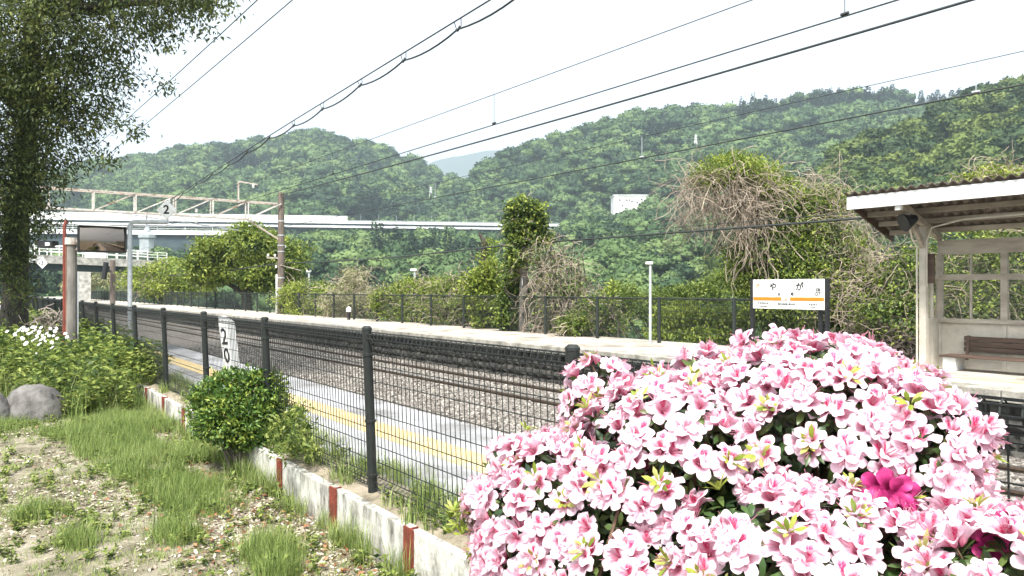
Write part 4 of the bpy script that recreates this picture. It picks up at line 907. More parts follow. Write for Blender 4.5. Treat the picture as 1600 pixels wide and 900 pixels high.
# the great vine heap right of centre
vh = root('vine_covered_tree', W(1230, 520, 17.5).to_2d().to_3d(), 'huge vine smothered tree with drooping brown tangles behind the station sign', 'tree')
g1 = [lobe(1140, 262, 17.2, 44, .6, 16), lobe(1185, 275, 17.2, 24, .5, 26), lobe(1110, 278, 17.2, 24, .4, 12)]
g2 = [lobe(1215, 330, 17.6, 44, .8, 46), lobe(1255, 345, 17.6, 46, .8, 48), lobe(1200, 400, 17.4, 60, .9, 44), lobe(1280, 400, 17.4, 60, .9, 50), lobe(1245, 460, 17.2, 80, 1.0, 50), lobe(1330, 470, 17, 56, .9, 56), lobe(1200, 470, 17.2, 40, .6, 40), lobe(1390, 500, 16.5, 50, .8, 50), lobe(1165, 440, 17.4, 26, .4, 18), lobe(1300, 320, 17.8, 30, .5, 24), lobe(1330, 390, 17.4, 26, .4, 24), lobe(1210, 290, 17.6, 24, .4, 20)]
v, f = leafcloud(g1, 420, 13, .12, .03, tw=.25, shell=(.85, 1.1)); put_np('crown', v, f, lm_bright, vh)
v, f = leafcloud(g2, 3000, 14, .085, .05, tw=.28, shell=(.7, 1.0)); put_np('foliage', v, f, lm_ivy, vh)
v, f = leafcloud(g2, 1600, 12, .08, .045, tw=.26, shell=(1.0, 1.14)); put_np('young_leaves', v, f, lm_bright, vh)
tangle([lobe(1120, 292, 17.1, 60, .5, 26), lobe(1180, 300, 17.0, 36, .5, 40), lobe(1090, 300, 17.1, 34, .4, 26)], 520, 1.1, .0065, droop=.75).build('drooping_stems', m_twig, vh)
tangle([lobe(1172, 340, 17.0, 22, .3, 60), lobe(1150, 320, 17.0, 30, .3, 30), lobe(1185, 370, 17, 14, .3, 30)], 260, 1.1, .008, droop=1.4).build('hanging_stems', m_twig, vh)
tangle([lobe(1270, 310, 17.3, 40, .6, 36), lobe(1320, 380, 17, 50, .7, 50), lobe(1380, 440, 16.4, 50, .8, 46), lobe(1320, 480, 16.4, 60, .8, 60)], 1100, .9, .0052, droop=.4).build('dry_stems', m_twig, vh)
tangle([lobe(1080, 340, 17.3, 40, .3, 30)], 70, .9, .004, droop=1.2).build('thin_stems', m_twig2, vh)
m = MB(); fk = W(1180, 380, 17.5); m.tube([W(1210, 540, 17.6)-UP*.4, W(1200, 460, 17.6), fk], [.24, .2, .15], 9); limb_tree(m, fk, [(l[:3], .1, .3) for l in g1+g2[:4]], .1); m.build('trunk', m_bark, vh)
# brown heap behind the shelter and above its roof
bh = root('vine_heap', W(1420, 520, 15.6).to_2d().to_3d(), 'brown dry bramble heap seen through and beside the shelter windows', 'vines')
bl = [lobe(1420, 440, 15.8, 50, .7, 50), lobe(1500, 440, 15.6, 60, .8, 70), lobe(1590, 430, 15.4, 70, .9, 80), lobe(1400, 500, 15.2, 60, .7, 40), lobe(1480, 500, 15.2, 60, .8, 50), lobe(1690, 430, 15.2, 70, .9, 90), lobe(1800, 430, 15.2, 80, 1, 90)]
tangle(bl, 900, .8, .006, droop=.4).build('dry_stems', m_twig, bh)
v, f = leafcloud(bl, 1900, 13, .09, .055, tw=.28, shell=(.6, 1.02)); put_np('foliage', v, f, lm_ivy, bh)
v, f = leafcloud(bl, 420, 11, .09, .055, tw=.28, shell=(.95, 1.1)); put_np('young_leaves', v, f, lm_bright, bh)
m = MB()
for i in range(14): a = W(1380+i*32, 560, 15.5); m.tube([a, a+UP*.9+RGT*R.uniform(-.3, .3), a+UP*1.7+RGT*R.uniform(-.5, .5)], [.03, .02, .01], 5)
m.build('stems', m_bark, bh)
th = root('vine_topped_tree', W(1560, 500, 19).to_2d().to_3d(), 'bramble topped tree peeping over the shelter roof', 'tree')
tl = [lobe(1550, 285, 19, 44, .8, 20), lobe(1600, 290, 19, 40, .8, 22), lobe(1560, 330, 19, 60, 1, 40), lobe(1650, 320, 19, 60, 1, 40)]
v, f = leafcloud(tl, 900, 12, .11, .06, tw=.3); put_np('crown', v, f, lm_bright, th)
tangle(tl[:2], 420, .9, .0075, droop=.3).build('dry_stems', m_twig, th)
m = MB(); a = W(1570, 520, 19); m.tube([a-UP*.4, W(1570, 340, 19)], [.16, .1], 8); limb_tree(m, W(1570, 360, 19), [(l[:3], .07, .2) for l in tl], .1); m.build('trunk', m_bark, th)
# brush fallen at the foot of the heap
db = root('brushwood', W(1400, 545, 15).to_2d().to_3d(), 'dark brown brushwood heap at the foot of the vines left of the shelter', 'brushwood')
tangle([lobe(1385, 545, 14.9, 46, .5, 16), lobe(1345, 552, 15, 34, .4, 12), lobe(1430, 540, 14.6, 22, .4, 16)], 500, .6, .01, droop=.2).build('sticks', M('dark sticks', (.11,.085,.065), (.05,.04,.032), .9, 5), db)

# ---- big tree at the left
bt_b = Vector(W(20, 540, 18)); bt_b.z = 0
bt = root('leafy_tree', bt_b, 'large dark leafy tree overhanging the yard at the left edge', 'tree')
tlobes = [(40, 60, 15, 150, 2.0, 90), (120, 20, 14.5, 110, 1.5, 80), (215, -15, 14, 100, 1.3, 60), (300, -18, 13.6, 62, .8, 36), (100, 140, 15, 90, 1.2, 62), (20, 180, 15.5, 110, 1.5, 70), (85, 225, 15.5, 60, .8, 54), (25, 285, 16, 72, 1.0, 50), (58, 335, 16.4, 46, .6, 30), (5, 385, 16.8, 34, .5, 40),
          (-110, 60, 15.5, 160, 2.2, 120), (-120, 240, 16, 130, 1.8, 90), (80, -150, 15.5, 200, 2.6, 110), (260, -140, 14.5, 130, 1.8, 80), (-100, -180, 16, 200, 2.6, 120), (40, -320, 17, 220, 2.8, 110), (200, -260, 16, 150, 2, 90), (20, 430, 17.2, 22, .3, 50), (14, 340, 16.9, 34, .5, 60), (34, 470, 17.3, 16, .25, 30), (34, 235, 16.3, 46, .5, 80), (22, 360, 16.9, 30, .4, 60), (30, 430, 17.0, 24, .35, 50), (30, 120, 14.6, 80, .9, 60), (-10, 300, 16, 60, .8, 60)]
TL = [lobe(*a) for a in tlobes]
v, f = leafcloud(TL, 10500, 14, .105, .042, tw=.3, shell=(.5, 1.06), drop=.5); put_np('crown', v, f, lm_tree, bt)
v, f = leafcloud([lobe(352, 5, 13.6, 22, .3, 12), lobe(262, 62, 14, 26, .3, 12), lobe(245, 128, 14.5, 26, .3, 12), lobe(200, 200, 14.8, 20, .3, 10), lobe(160, 250, 15, 20, .3, 10), lobe(320, 40, 13.6, 18, .3, 12), lobe(190, 120, 14.6, 22, .4, 20), lobe(150, 190, 15, 22, .4, 20)], 130, 9, .11, .045, tw=.22); put_np('sprays', v, f, lm_tree, bt)
m = MB(); m.tube([bt_b-UP*.3, bt_b+UP*1.5+RGT*.06, W(28, 330, 17.6), W(45, 200, 16.6), W(50, 60, 16), W(60, -120, 16), W(60, -300, 16.8)], [.34, .28, .24, .2, .17, .12, .05], 10)
limb_tree(m, W(32, 290, 17.3), [(TL[i][:3], .09, .5) for i in (6, 7, 8, 11)], .1); limb_tree(m, W(45, 180, 16.5), [(TL[i][:3], .1, .6) for i in (0, 4, 5, 10)], .1); limb_tree(m, W(52, 20, 16), [(TL[i][:3], .11, .8) for i in (1, 2, 3, 12, 13)], .1)
m.build('trunk', m_bark, bt)

# ---- clipped shrub by the fence
cs = root('shrub', (1.98, U(1.98, 383), .1), 'rounded leafy green shrub growing over the retaining wall', 'shrub')
sl_ = [lobe(378, 628, 6.45, 60, .32, 50), lobe(342, 640, 6.4, 42, .22, 42), lobe(405, 622, 6.4, 36, .22, 40), lobe(372, 652, 6.3, 54, .28, 34), lobe(432, 648, 6.5, 30, .18, 26), lobe(378, 672, 6.3, 48, .24, 26), lobe(345, 668, 6.3, 30, .18, 22), lobe(410, 672, 6.35, 30, .18, 22), lobe(368, 602, 6.45, 24, .13, 20), lobe(330, 615, 6.4, 22, .12, 22), lobe(420, 600, 6.45, 20, .12, 20)]
v, f = leafcloud(sl_, 1500, 11, .042, .021, tw=.075, shell=(.8, 1.04), drop=-.25); put_np('foliage', v, f, lm_box, cs)
v, f = leafcloud(sl_, 420, 8, .04, .019, tw=.06, shell=(1.0, 1.06), drop=-.4); put_np('young_leaves', v, f, lm_bright, cs)
m = MB(); b = Vector((1.98, U(1.98, 383), .05))
for l in sl_:
    for k in range(4): m.tube([b+Vector((R.uniform(-.1, .1), R.uniform(-.1, .1), -.1)), Vector(l[:3])-UP*.1, Vector(l[:3])+Vector((R.uniform(-.7, .7)*l[3], R.uniform(-.7, .7)*l[3], R.uniform(-.2, .6)*l[5]))], [.014, .01, .004], 5)
m.build('stems', m_twig2, cs)
# a thin leafy shoot through the mesh
ws = root('weed_clump', (2.2, U(2.2, 462), .24), 'bright weeds poking through the mesh beside the shrub', 'weeds')
v, f = leafcloud([lobe(455, 668, 5.6, 26, .12, 30), lobe(476, 690, 5.4, 20, .1, 22), lobe(450, 700, 5.3, 16, .1, 14)], 130, 9, .05, .02, tw=.08, drop=-.2); put_np('foliage', v, f, m_weed, ws)

# ---- boulder
def boulder(px, py, f, rx, rz, label, seed):
    c = W(px, py, f); c.z = 0; s = f/F; o = MB(); n1, n2 = 28, 14
    for j in range(n2+1):
        for i in range(n1):
            a = 2*pi*i/n1; b = pi*j/n2; d = Vector((cos(a)*sin(b), sin(a)*sin(b), cos(b)))
            k = 1+.16*mnoise.noise(d*1.3+Vector((seed, 0, 0)))+.06*mnoise.noise(d*3.5+Vector((seed, 3, 0)))+.02*mnoise.noise(d*9)
            o.v.append((c.x+d.x*rx*s*k, c.y+d.y*rx*s*k*.9, c.z+d.z*rz*s*k))
    o.f = [(j*n1+i, j*n1+(i+1) % n1, (j+1)*n1+(i+1) % n1, (j+1)*n1+i) for j in range(n2) for i in range(n1)]
    return single(o, 'boulder', m_rock, c, label, 'boulder', None, True)
boulder(52, 655, 8.9, 46, 58, 'smooth grey boulder among the weeds at left', 2)
boulder(-22, 660, 8.6, 40, 55, 'dark boulder left of the smooth grey boulder', 6)

# ---- yard plants: grass, weeds, chips (nobody could count them)
def blade_tuft(seed, n, h, mat, spread=.06, wd=.006):
    r = np.random.default_rng(seed); V = []; Fa = []; b = 0
    for i in range(n):
        a = r.uniform(0, 6.28); d = np.array([cos(a), sin(a), 0]); s = np.array([-sin(a), cos(a), 0]); p = np.array([r.normal()*spread, r.normal()*spread, -.01]); hh = h*r.uniform(.5, 1.1); l = r.uniform(.1, .55)*hh; w_ = wd*r.uniform(.7, 1.3)
        p1 = p+d*l*.25+np.array([0, 0, hh*.55]); p2 = p+d*l+np.array([0, 0, hh*(1 if l < .4*hh else .85)])
        V += [p-s*w_*.5, p+s*w_*.5, p1+s*w_*.4, p1-s*w_*.4, p2]; Fa += [(b, b+1, b+2), (b, b+2, b+3), (b+3, b+2, b+4)]; b += 5
    return mesh_np('tuft', np.array(V), [np.array(Fa)], mat)
def weed_plant(seed, h, mat, nst=6, L=.08, wd=.04, n=11):
    r = np.random.default_rng(seed); C = []; Dd = []
    for s in range(nst):
        a = r.uniform(0, 6.28); ln = r.uniform(.1, .5); top = np.array([cos(a)*ln*h, sin(a)*ln*h, h*r.uniform(.65, 1.05)])
        for k in range(n):
            t = .15+.85*k/n; q = top*np.array([t**1.4, t**1.4, t]); aa = k*2.4+s; C.append(q); Dd.append([cos(aa), sin(aa), .35*r.normal()+.25])
    C = np.array(C); Dd = np.array(Dd); m_ = len(C)
    v, f = leaf_arrays(C, Dd, np.array([[0, 0, 1.]])+r.normal(size=(m_, 3))*.25, L*r.uniform(.6, 1.2, m_), wd*r.uniform(.7, 1.2, m_))
    return mesh_np('weed', v, [f], mat)
def P2(x, y, z=0):
    f = x*SA+y*CA; r_ = x*CA-y*SA; return 800+F*r_/f, 452+F*(CH-z)/f
def sample(n, fn, ylim=(3.2, 26), xlim=(-9, 1.95)):
    out = []
    while len(out) < n:
        x = R.uniform(*xlim); y = ylim[0]+(ylim[1]-ylim[0])*R.random()**1.5
        if D((x, y)) < 2: continue
        px, py = P2(x, y)
        if px < -180 or py > 1050: continue
        if R.random() < fn(px, py, x, y): out.append((x, y, zground(x, y)))
    return np.array(out)
def bump_(v, a, b, s): return max(0, min(1, (v-a)/s+.5))*max(0, min(1, (b-v)/s+.5))
def herbs(px, py, x, y):                      # tall herbs along the far half of the fence and round the boulders
    e = np.interp(px, [-200, 0, 120, 200, 250, 275, 330], [655, 650, 662, 652, 630, 590, 545])
    return max(0, min(1, (e-py)/25))*(.15 if 5 < px < 98 and py > 612 else 1)
def grass_d(px, py, x, y):
    nzv = mnoise.noise(Vector((x*1.6, y*1.6, 5)))
    g_ = bump_(py, np.interp(px, [-200, 0, 130, 300], [640, 640, 620, 600]), np.interp(px, [-200, 0, 60, 130, 200, 260, 330, 400, 520], [690, 676, 676, 705, 760, 800, 815, 800, 770]), 40)
    g_ = g_*(.8 if 110 < px < 330 or py < 690 else .35)
    p_ = 0
    for cx_, cy_, rx_, ry_ in ((260, 835, 60, 26), (425, 880, 50, 40), (300, 780, 70, 40), (140, 610, 60, 30), (445, 740, 50, 40), (65, 810, 60, 14), (120, 850, 40, 12), (560, 830, 40, 30), (640, 880, 30, 30), (210, 690, 90, 40)):
        p_ = max(p_, 1-((px-cx_)/rx_)**2-((py-cy_)/ry_)**2)
    nz3 = mnoise.noise(Vector((x*3.1, y*3.1, 8)))
    return max(0, min(1, max(g_*.75, p_)*(1+nzv*1.8+nz3*1.3)-.16))
T3 = lambda n, a, b: (lambda s: np.stack([s, s, s*N.uniform(.8, 1.2, n)], 1))(N.uniform(a, b, n))
def RZ(n, t=.12): return np.stack([N.normal(size=n)*t, N.normal(size=n)*t, N.uniform(0, 6.28, n)], 1)
n = 3600; P = sample(n, herbs, (6, 34), (-9, 2.4)); P[:, 2] = np.where(P[:, 0] > 1.9, .2, P[:, 2]); scatter('herb_patch', [weed_plant(i, .5, m_weed, 7, .085, .045) for i in range(5)], P, RZ(n), T3(n, .55, 1.35)*np.interp(P[:, 1], [8, 12, 20], [.85, 1.05, 1.15])[:, None], 'tall leafy herbs along the far part of the fence', 'weeds')
n = 1500; P = sample(n, herbs, (6, 30)); scatter('tall_grass', [blade_tuft(50+i, 30, .55, m_grass, .08, .007) for i in range(4)], P, RZ(n), T3(n, .6, 1.15), 'tall grass growing between the herbs', 'grass')
n = 4300; P = sample(n, grass_d); scatter('grass', [blade_tuft(i, 34, .17, m_grass, .05, .0035) for i in range(6)], P, RZ(n), T3(n, .3, 1.0), 'soft green grass patches in the yard', 'grass')
def low_d(px, py, x, y): return (.12+.5*grass_d(px, py, x, y)+max(0, mnoise.noise(Vector((x*2.5, y*2.5, 9)))-.1))*.8
n = 2600; P = sample(n, low_d); scatter('ground_weeds', [weed_plant(20+i, .07, m_weed, 5, .03, .016, 4) for i in range(4)], P, RZ(n), T3(n, .5, 1.5), 'small weeds creeping over the yard earth', 'weeds')
n = 5200; P = sample(n, lambda px, py, x, y: .25+.75*max(0, mnoise.noise(Vector((x*1.1, y*1.1, 21)))+.25)); P[:, 2] += .005; scatter('moss', [blade_tuft(70+i, 22, .035, m_grass, .035, .004) for i in range(3)], P, RZ(n), T3(n, .5, 1.3), 'thin mossy sprouts between the chips', 'grass')
def chip_mesh(seed):
    r = np.random.default_rng(seed); m_ = MB(); l, w_, h = r.uniform(.6, 1), r.uniform(.3, .6), r.uniform(.08, .18)
    m_.add([(-l*.5, -w_*.4, 0), (l*.45, -w_*.5, .02), (l*.5, w_*.3, 0), (-l*.4, w_*.5, .03), (-l*.45, -w_*.35, h), (l*.4, -w_*.45, h*1.1), (l*.45, w_*.3, h), (-l*.35, w_*.4, h*.8)], [(0,3,2,1),(4,5,6,7),(0,1,5,4),(1,2,6,5),(2,3,7,6),(3,0,4,7)]); return m_.mesh('chip', m_chip)
def chips_d(px, py, x, y): return max(.03, min(1, .5+1.3*mnoise.noise(Vector((x*.9+3, y*.9, 2)))))*(1-.6*grass_d(px, py, x, y))*(0.15 if herbs(px, py, x, y) > .3 else 1)
n = 20000; P = sample(n, chips_d, (3.2, 14)); P[:, 2] += .004; s = .012+.034*N.random(n)**2; scatter('wood_chips', [chip_mesh(i) for i in range(6)], P, np.stack([N.normal(size=n)*.25, N.normal(size=n)*.25, N.uniform(0, 6.28, n)], 1), np.stack([s, s, s], 1), 'pale wood chips scattered over the yard', 'wood chips')
def dead_leaf_mesh(seed):
    r = np.random.default_rng(seed); v, f = leaf_arrays(np.array([[0, 0, .1]]), np.array([[1, 0, .1]]), np.array([[r.normal()*.2, r.normal()*.2, 1]]), 1.0, .5); return mesh_np('leaf', v, [f], m_dead)
n = 1100; P = sample(n, lambda px, py, x, y: .05+.95*max(0, 1-((x-1.5)/.6)**2), (3.2, 11)); P[:, 2] += .012; s = N.uniform(.03, .06, n); scatter('dead_leaves', [dead_leaf_mesh(i) for i in range(4)], P, RZ(n, .3), np.stack([s, s, s], 1), 'brown dead leaves at the foot of the retaining wall', 'leaves')
# growth on the planting bed and against the wall
n = 800; X = N.uniform(2.05, 2.42, n); Y = 2+16*N.random(n)**1.3; Z = np.full(n, .235); kp = np.array([mnoise.noise(Vector((0, y*1.7, 4))) > -.05 for y in Y]); P = np.stack([X, Y, Z], 1)[kp]; n = len(P)
scatter('bed_grass', [blade_tuft(i, 26, .14, m_grass, .03, .004) for i in range(3)]+[weed_plant(30+i, .1, m_weed, 4, .035, .016, 5) for i in range(3)], P, RZ(n), T3(n, .5, 1.4), 'grass and weeds on the bed under the fence', 'grass')
n = 260; Y = 2.5+14*N.random(n)**1.2; P = np.stack([np.full(n, 1.93)-np.abs(N.normal(size=n))*.05, Y, np.zeros(n)], 1)
scatter('wall_grass', [blade_tuft(i, 26, .2, m_grass, .03, .004) for i in range(3)], P, RZ(n), T3(n, .4, 1.2), 'grass tufts along the foot of the retaining wall', 'grass')
n = 1500; X = 2.5+np.abs(N.normal(size=n))*.16; Y = 2+24*N.random(n); kp = np.array([mnoise.noise(Vector((x*3, y*1.1, 14))) > .0 for x, y in zip(X, Y)]); P = np.stack([X, Y, np.full(n, .15)], 1)[kp]; n = len(P)
scatter('platform_weeds', [blade_tuft(i, 20, .16, m_grass, .04, .0035) for i in range(4)], P, RZ(n), T3(n, .4, 1.3), 'thin grass on the near platform behind the fence', 'grass')
# white flowers
def daisies(px, py, f, n, label):
    c = W(px, py, f); c.z = 0; o = root('wildflower', c, label, 'wildflowers', 'white wildflowers by the mirror pole'); m = MB(); p_ = MB(); zt = CH+(452-py)/F*f
    for i in range(n):
        q = c+RGT*R.gauss(0, .22)+FWD*R.gauss(0, .15); z = zt+R.uniform(-.13, .13); m.tube([Vector((c.x, c.y, 0)).lerp(q, .7), (q.x, q.y, z)], .004, 4)
        tl_ = R.uniform(-1, 1)
        for k in range(6):
            a = k*pi/3; Z_ = Vector((q.x, q.y, z)); A1 = (RGT+UP*tl_*.4).normalized(); B1 = (UP*.75+FWD*.66+RGT*tl_*.3).normalized(); pt_ = lambda r_, b_: Z_+A1*(r_*cos(b_))+B1*(r_*sin(b_)); p_.add([Z_, pt_(.026, a-.4), pt_(.036, a), pt_(.026, a+.4)], [(0, 1, 2, 3)])
    m.build('stems', m_weed, o); p_.build('petals', m_white, o)
daisies(48, 522, 13, 26, 'clump of white wildflowers left of the mirror pole foot'); daisies(76, 520, 12.4, 10, 'smaller clump of white flowers nearest the red pipe'); daisies(60, 540, 11.6, 8, 'low white flowers in front of the larger clump')
ds_ = root('dead_shrub', W(78, 520, 16).to_2d().to_3d(), 'dead brown shrub in front of the far end of the fence', 'shrub')
tangle([lobe(66, 515, 16, 14, .2, 24), lobe(92, 515, 16, 14, .2, 26)], 150, .5, .012, droop=.1).build('branches', m_twig2, ds_)

# ================================================================== AZALEA
def petalmat():
    m = bpy.data.materials.new('azalea petal'); m.use_nodes = True; t = m.node_tree; nd = t.nodes; p = nd['Principled BSDF']; out = nd['Material Output']
    p.inputs['Roughness'].default_value = .55; p.inputs['Specular IOR Level'].default_value = .25
    a1 = nd.new('ShaderNodeAttribute'); a1.attribute_name = 'blotch'; a2 = nd.new('ShaderNodeAttribute'); a2.attribute_name = 'reach'
    oi = nd.new('ShaderNodeObjectInfo'); g = nd.new('ShaderNodeNewGeometry')
    cr = nd.new('ShaderNodeValToRGB'); e = cr.color_ramp.elements; e[0].color = (.5, .07, .15, 1); e[0].position = .0; e[1].color = (.83, .64, .71, 1); e[1].position = .85
    x = e.new(.2); x.color = (.68, .26, .36, 1); x = e.new(.42); x.color = (.78, .52, .61, 1)
    rr_ = nd.new('ShaderNodeMapRange'); rr_.inputs[3].default_value = .72; rr_.inputs[4].default_value = 1.08; t.links.new(g.outputs['Random Per Island'], rr_.inputs[0]); m2 = nd.new('ShaderNodeMath'); m2.operation = 'MULTIPLY'; t.links.new(a2.outputs['Fac'], m2.inputs[0]); t.links.new(rr_.outputs[0], m2.inputs[1]); t.links.new(m2.outputs[0], cr.inputs[0])
    mx = nd.new('ShaderNodeMix'); mx.data_type = 'RGBA'; mx.inputs[7].default_value = (.56, .022, .12, 1)
    tc = nd.new('ShaderNodeTexCoord'); sp = nd.new('ShaderNodeTexNoise'); sp.inputs['Scale'].default_value = 320; t.links.new(tc.outputs['Object'], sp.inputs['Vector'])
    mr = nd.new('ShaderNodeMapRange'); mr.inputs[1].default_value = .38; mr.inputs[2].default_value = .55; mr.inputs[3].default_value = .55; mr.inputs[4].default_value = 1; t.links.new(sp.outputs['Fac'], mr.inputs[0])
    mu = nd.new('ShaderNodeMath'); mu.operation = 'MULTIPLY'; t.links.new(a1.outputs['Fac'], mu.inputs[0]); t.links.new(mr.outputs[0], mu.inputs[1])
    t.links.new(mu.outputs[0], mx.inputs[0]); t.links.new(cr.outputs[0], mx.inputs[6]); t.links.new(mx.outputs[2], p.inputs['Base Color'])
    tr = nd.new('ShaderNodeBsdfTranslucent'); t.links.new(mx.outputs[2], tr.inputs[0]); ms = nd.new('ShaderNodeMixShader'); ms.inputs[0].default_value = .35
    t.links.new(p.outputs[0], ms.inputs[1]); t.links.new(tr.outputs[0], ms.inputs[2]); t.links.new(ms.outputs[0], out.inputs[0]); return m
m_petal = petalmat()
m_mag = M('magenta petal', (.4,.025,.15), (.25,.015,.085), .55, 60)
m_stamen = M('stamen', (.75,.35,.45), (.6,.25,.3), .6, 60)
lm_az = leafmat('azalea leaf', [(.012,.03,.01), (.025,.06,.015), (.05,.1,.022), (.09,.14,.035)], trans=.25, nscale=6, zone=.3, rough=.38, spec=.5)
lm_azn = leafmat('azalea shoot leaf', [(.12,.17,.02), (.22,.29,.035), (.34,.4,.07), (.4,.42,.14)], trans=.4, nscale=6, zone=.3, rough=.45)
m_azst = M('azalea twig', (.16,.1,.06), (.08,.05,.032), .8, 40)

def blossom(seed, wilt=0.0, tube_long=1.0):
    """funnel of five ruffled lobes opening along +Z, upper lobe towards +Y"""
    r = random.Random(seed); na = 45; rings = [.04, .1, .18, .3, .44, .58, .72, .86, 1.0]; Rd = .0365*r.uniform(.92, 1.08)
    V = []; bl = []; rc = []; ph = [r.uniform(0, 6.28) for _ in range(5)]; ln = [r.uniform(.92, 1.08) for _ in range(5)]; cu = [r.uniform(-.25, .45) for _ in range(5)]; bend = [r.uniform(-.08, .08) for _ in range(5)]
    for ri, q in enumerate(rings):
        for k in range(na):
            a = 2*pi*k/na; lb = int(((a-pi/2+pi/5) % (2*pi))//(2*pi/5)); ac = pi/2+lb*2*pi/5
            d = (a-ac+pi) % (2*pi)-pi; e = abs(d)/(pi/5)          # 0 mid petal .. 1 cleft
            lobe_r = 1-.5*e**2.9; rad = q*(1+(lobe_r-1)*max(0, (q-.3)/.7)**.8)*ln[lb]
            aa = ac+d*(1-.0*q)+bend[lb]*q
            open_ = (1-wilt*.55)
            z = -.62*tube_long*(1-min(1, rad*1.25))**1.7*1.0+.02
            z += -.24*cu[lb]*max(0, q-.45)**1.5*2.0                # lobes curl back or stay cupped
            z += .07*sin(d*9+ph[lb]+q*4)*max(0, q-.4)*1.6+.05*(e**2)*max(0, q-.35)-.05*(1-e)*max(0, q-.4)
            if wilt: z += wilt*.7*max(0, q-.2)
            rr_ = rad*open_ if q > .2 else rad
            V.append((cos(aa)*rr_*Rd, sin(aa)*rr_*Rd, z*Rd*1.15))
            b = 0
            if lb == 0: b = max(0, min(1, 1.8-1.8*(abs(e)/.68)**2))*max(0, min(1, (q-.16)/.12))*max(0, min(1, (.84-q)/.2))
            elif lb in (1, 4): b = .45*max(0, 1-((e-.4*(1 if (d > 0) == (lb == 4) else 3))/.4)**2)*max(0, min(1, (.55-q)/.2))
            bl.append(b); rc.append(min(1, q*1.02)*(1-.15*max(0, .3-e)*q))
    Fq = [(i*na+k, i*na+(k+1) % na, (i+1)*na+(k+1) % na, (i+1)*na+k) for i in range(len(rings)-1) for k in range(na)]
    n0 = len(V); mb = MB(); mb.v = V; mb.f = Fq
    for s in range(6):
        a = r.uniform(0, 6.28); l = r.uniform(.55, .85) if s else 1.0; t0 = Vector((0, 0, -.55*Rd)); t1 = Vector((cos(a)*.12*Rd, sin(a)*.12*Rd-.05*Rd, .0)); t2 = Vector((cos(a)*.22*Rd, (sin(a)*.2-.28*l)*Rd, l*.75*Rd))
        mb.tube([t0, t1, t2], .0006, 3, cap=False)
    me = mb.mesh('blossom', m_petal, smooth=True); me.materials.append(m_stamen)
    me.polygons.foreach_set('material_index', [0]*len(Fq)+[1]*(len(me.polygons)-len(Fq)))
    for nm, d in (('blotch', bl), ('reach', rc)):
        at = me.attributes.new(nm, 'FLOAT', 'POINT'); at.data.foreach_set('value', d+[.5]*(len(me.vertices)-n0))
    return me
BM = [blossom(i) for i in range(8)]+[blossom(20+i, .5, 1.2) for i in range(3)]
def magenta(me):
    c = me.copy(); c.materials[0] = m_mag; return c
BMm = [magenta(b) for b in BM[:3]]

def azl(px, py, f, rx, rd, rz):
    c = W(px, py, f); return (c, rx/F*f, rd, rz/F*f)
AZL = [azl(1280, 770, 1.72, 212, .34, 225), azl(1065, 800, 1.78, 205, .32, 200), azl(885, 855, 1.84, 130, .26, 165), azl(1165, 700, 1.9, 150, .26, 130),
       azl(938, 640, 1.95, 46, .07, 72), azl(1195, 580, 1.86, 36, .06, 58), azl(1418, 750, 1.5, 60, .16, 136), azl(1580, 925, 1.2, 150, .18, 100), azl(1280, 900, 1.42, 250, .26, 130), azl(1060, 930, 1.55, 190, .22, 110), azl(1425, 640, 1.75, 44, .1, 48), azl(1290, 610, 1.8, 70, .12, 58), azl(1310, 590, 1.75, 34, .05, 40), azl(1455, 645, 1.65, 30, .05, 42), azl(1095, 600, 1.88, 34, .05, 40), azl(1010, 622, 1.9, 26, .05, 30), azl(812, 730, 1.86, 32, .06, 40), azl(770, 790, 1.86, 30, .06, 34), azl(1500, 690, 1.45, 30, .05, 44)]
ab = Vector((.85, 1.15, 0)); az = root('azalea_bush', ab, 'large azalea bush covered in pale pink blossoms in the foreground', 'azalea')
def inside(p, k=1.0, skip=-1):
    for i, (c, a, b, h) in enumerate(AZL):
        if i == skip: continue
        d = p-c; x = d.dot(RGT)/a; y = d.dot(FWD)/b; z = d.z/h
        if x*x+y*y+z*z < k*k: return True
    return False
def azsurf(sp, upbias=.25, k=1.0, low=-.45):
    """spread points over the outside of the bush, no two closer than sp"""
    cell = {}; out = []; rr = random.Random(31)
    wts = [a*h+a*b+b*h for c, a, b, h in AZL]
    for _ in range(26000):
        i = rr.choices(range(len(AZL)), wts)[0]; c, a, b, h = AZL[i]
        d = Vector((rr.gauss(0, 1), rr.gauss(0, 1), rr.gauss(0, 1)+upbias)).normalized()
        if d.z < low: continue
        q = k*(1+.07*mnoise.noise(Vector((d.x*3+i, d.y*3, d.z*3))))
        p = c+RGT*(d.x*a*q)+FWD*(d.y*b*q)+UP*(d.z*h*q)
        if inside(p, .96*k, i): continue
        nrm = (RGT*(d.x/a)+FWD*(d.y/b)+UP*(d.z/h)).normalized()
        ky = tuple(int(math.floor(v/sp)) for v in p)
        if any((p-o).length < sp for x in (-1, 0, 1) for y in (-1, 0, 1) for z in (-1, 0, 1) for o in cell.get((ky[0]+x, ky[1]+y, ky[2]+z), ())): continue
        cell.setdefault(ky, []).append(p); out.append((p, nrm))
    return out
ra = random.Random(77)
trusses = azsurf(.053); FL = []; whorl = []; shoots = []
def frame(z, roll_up):
    z = z.normalized(); y = (roll_up-z*roll_up.dot(z)); y = y.normalized() if y.length > 1e-3 else z.orthogonal().normalized(); x = y.cross(z)
    return x, y, z
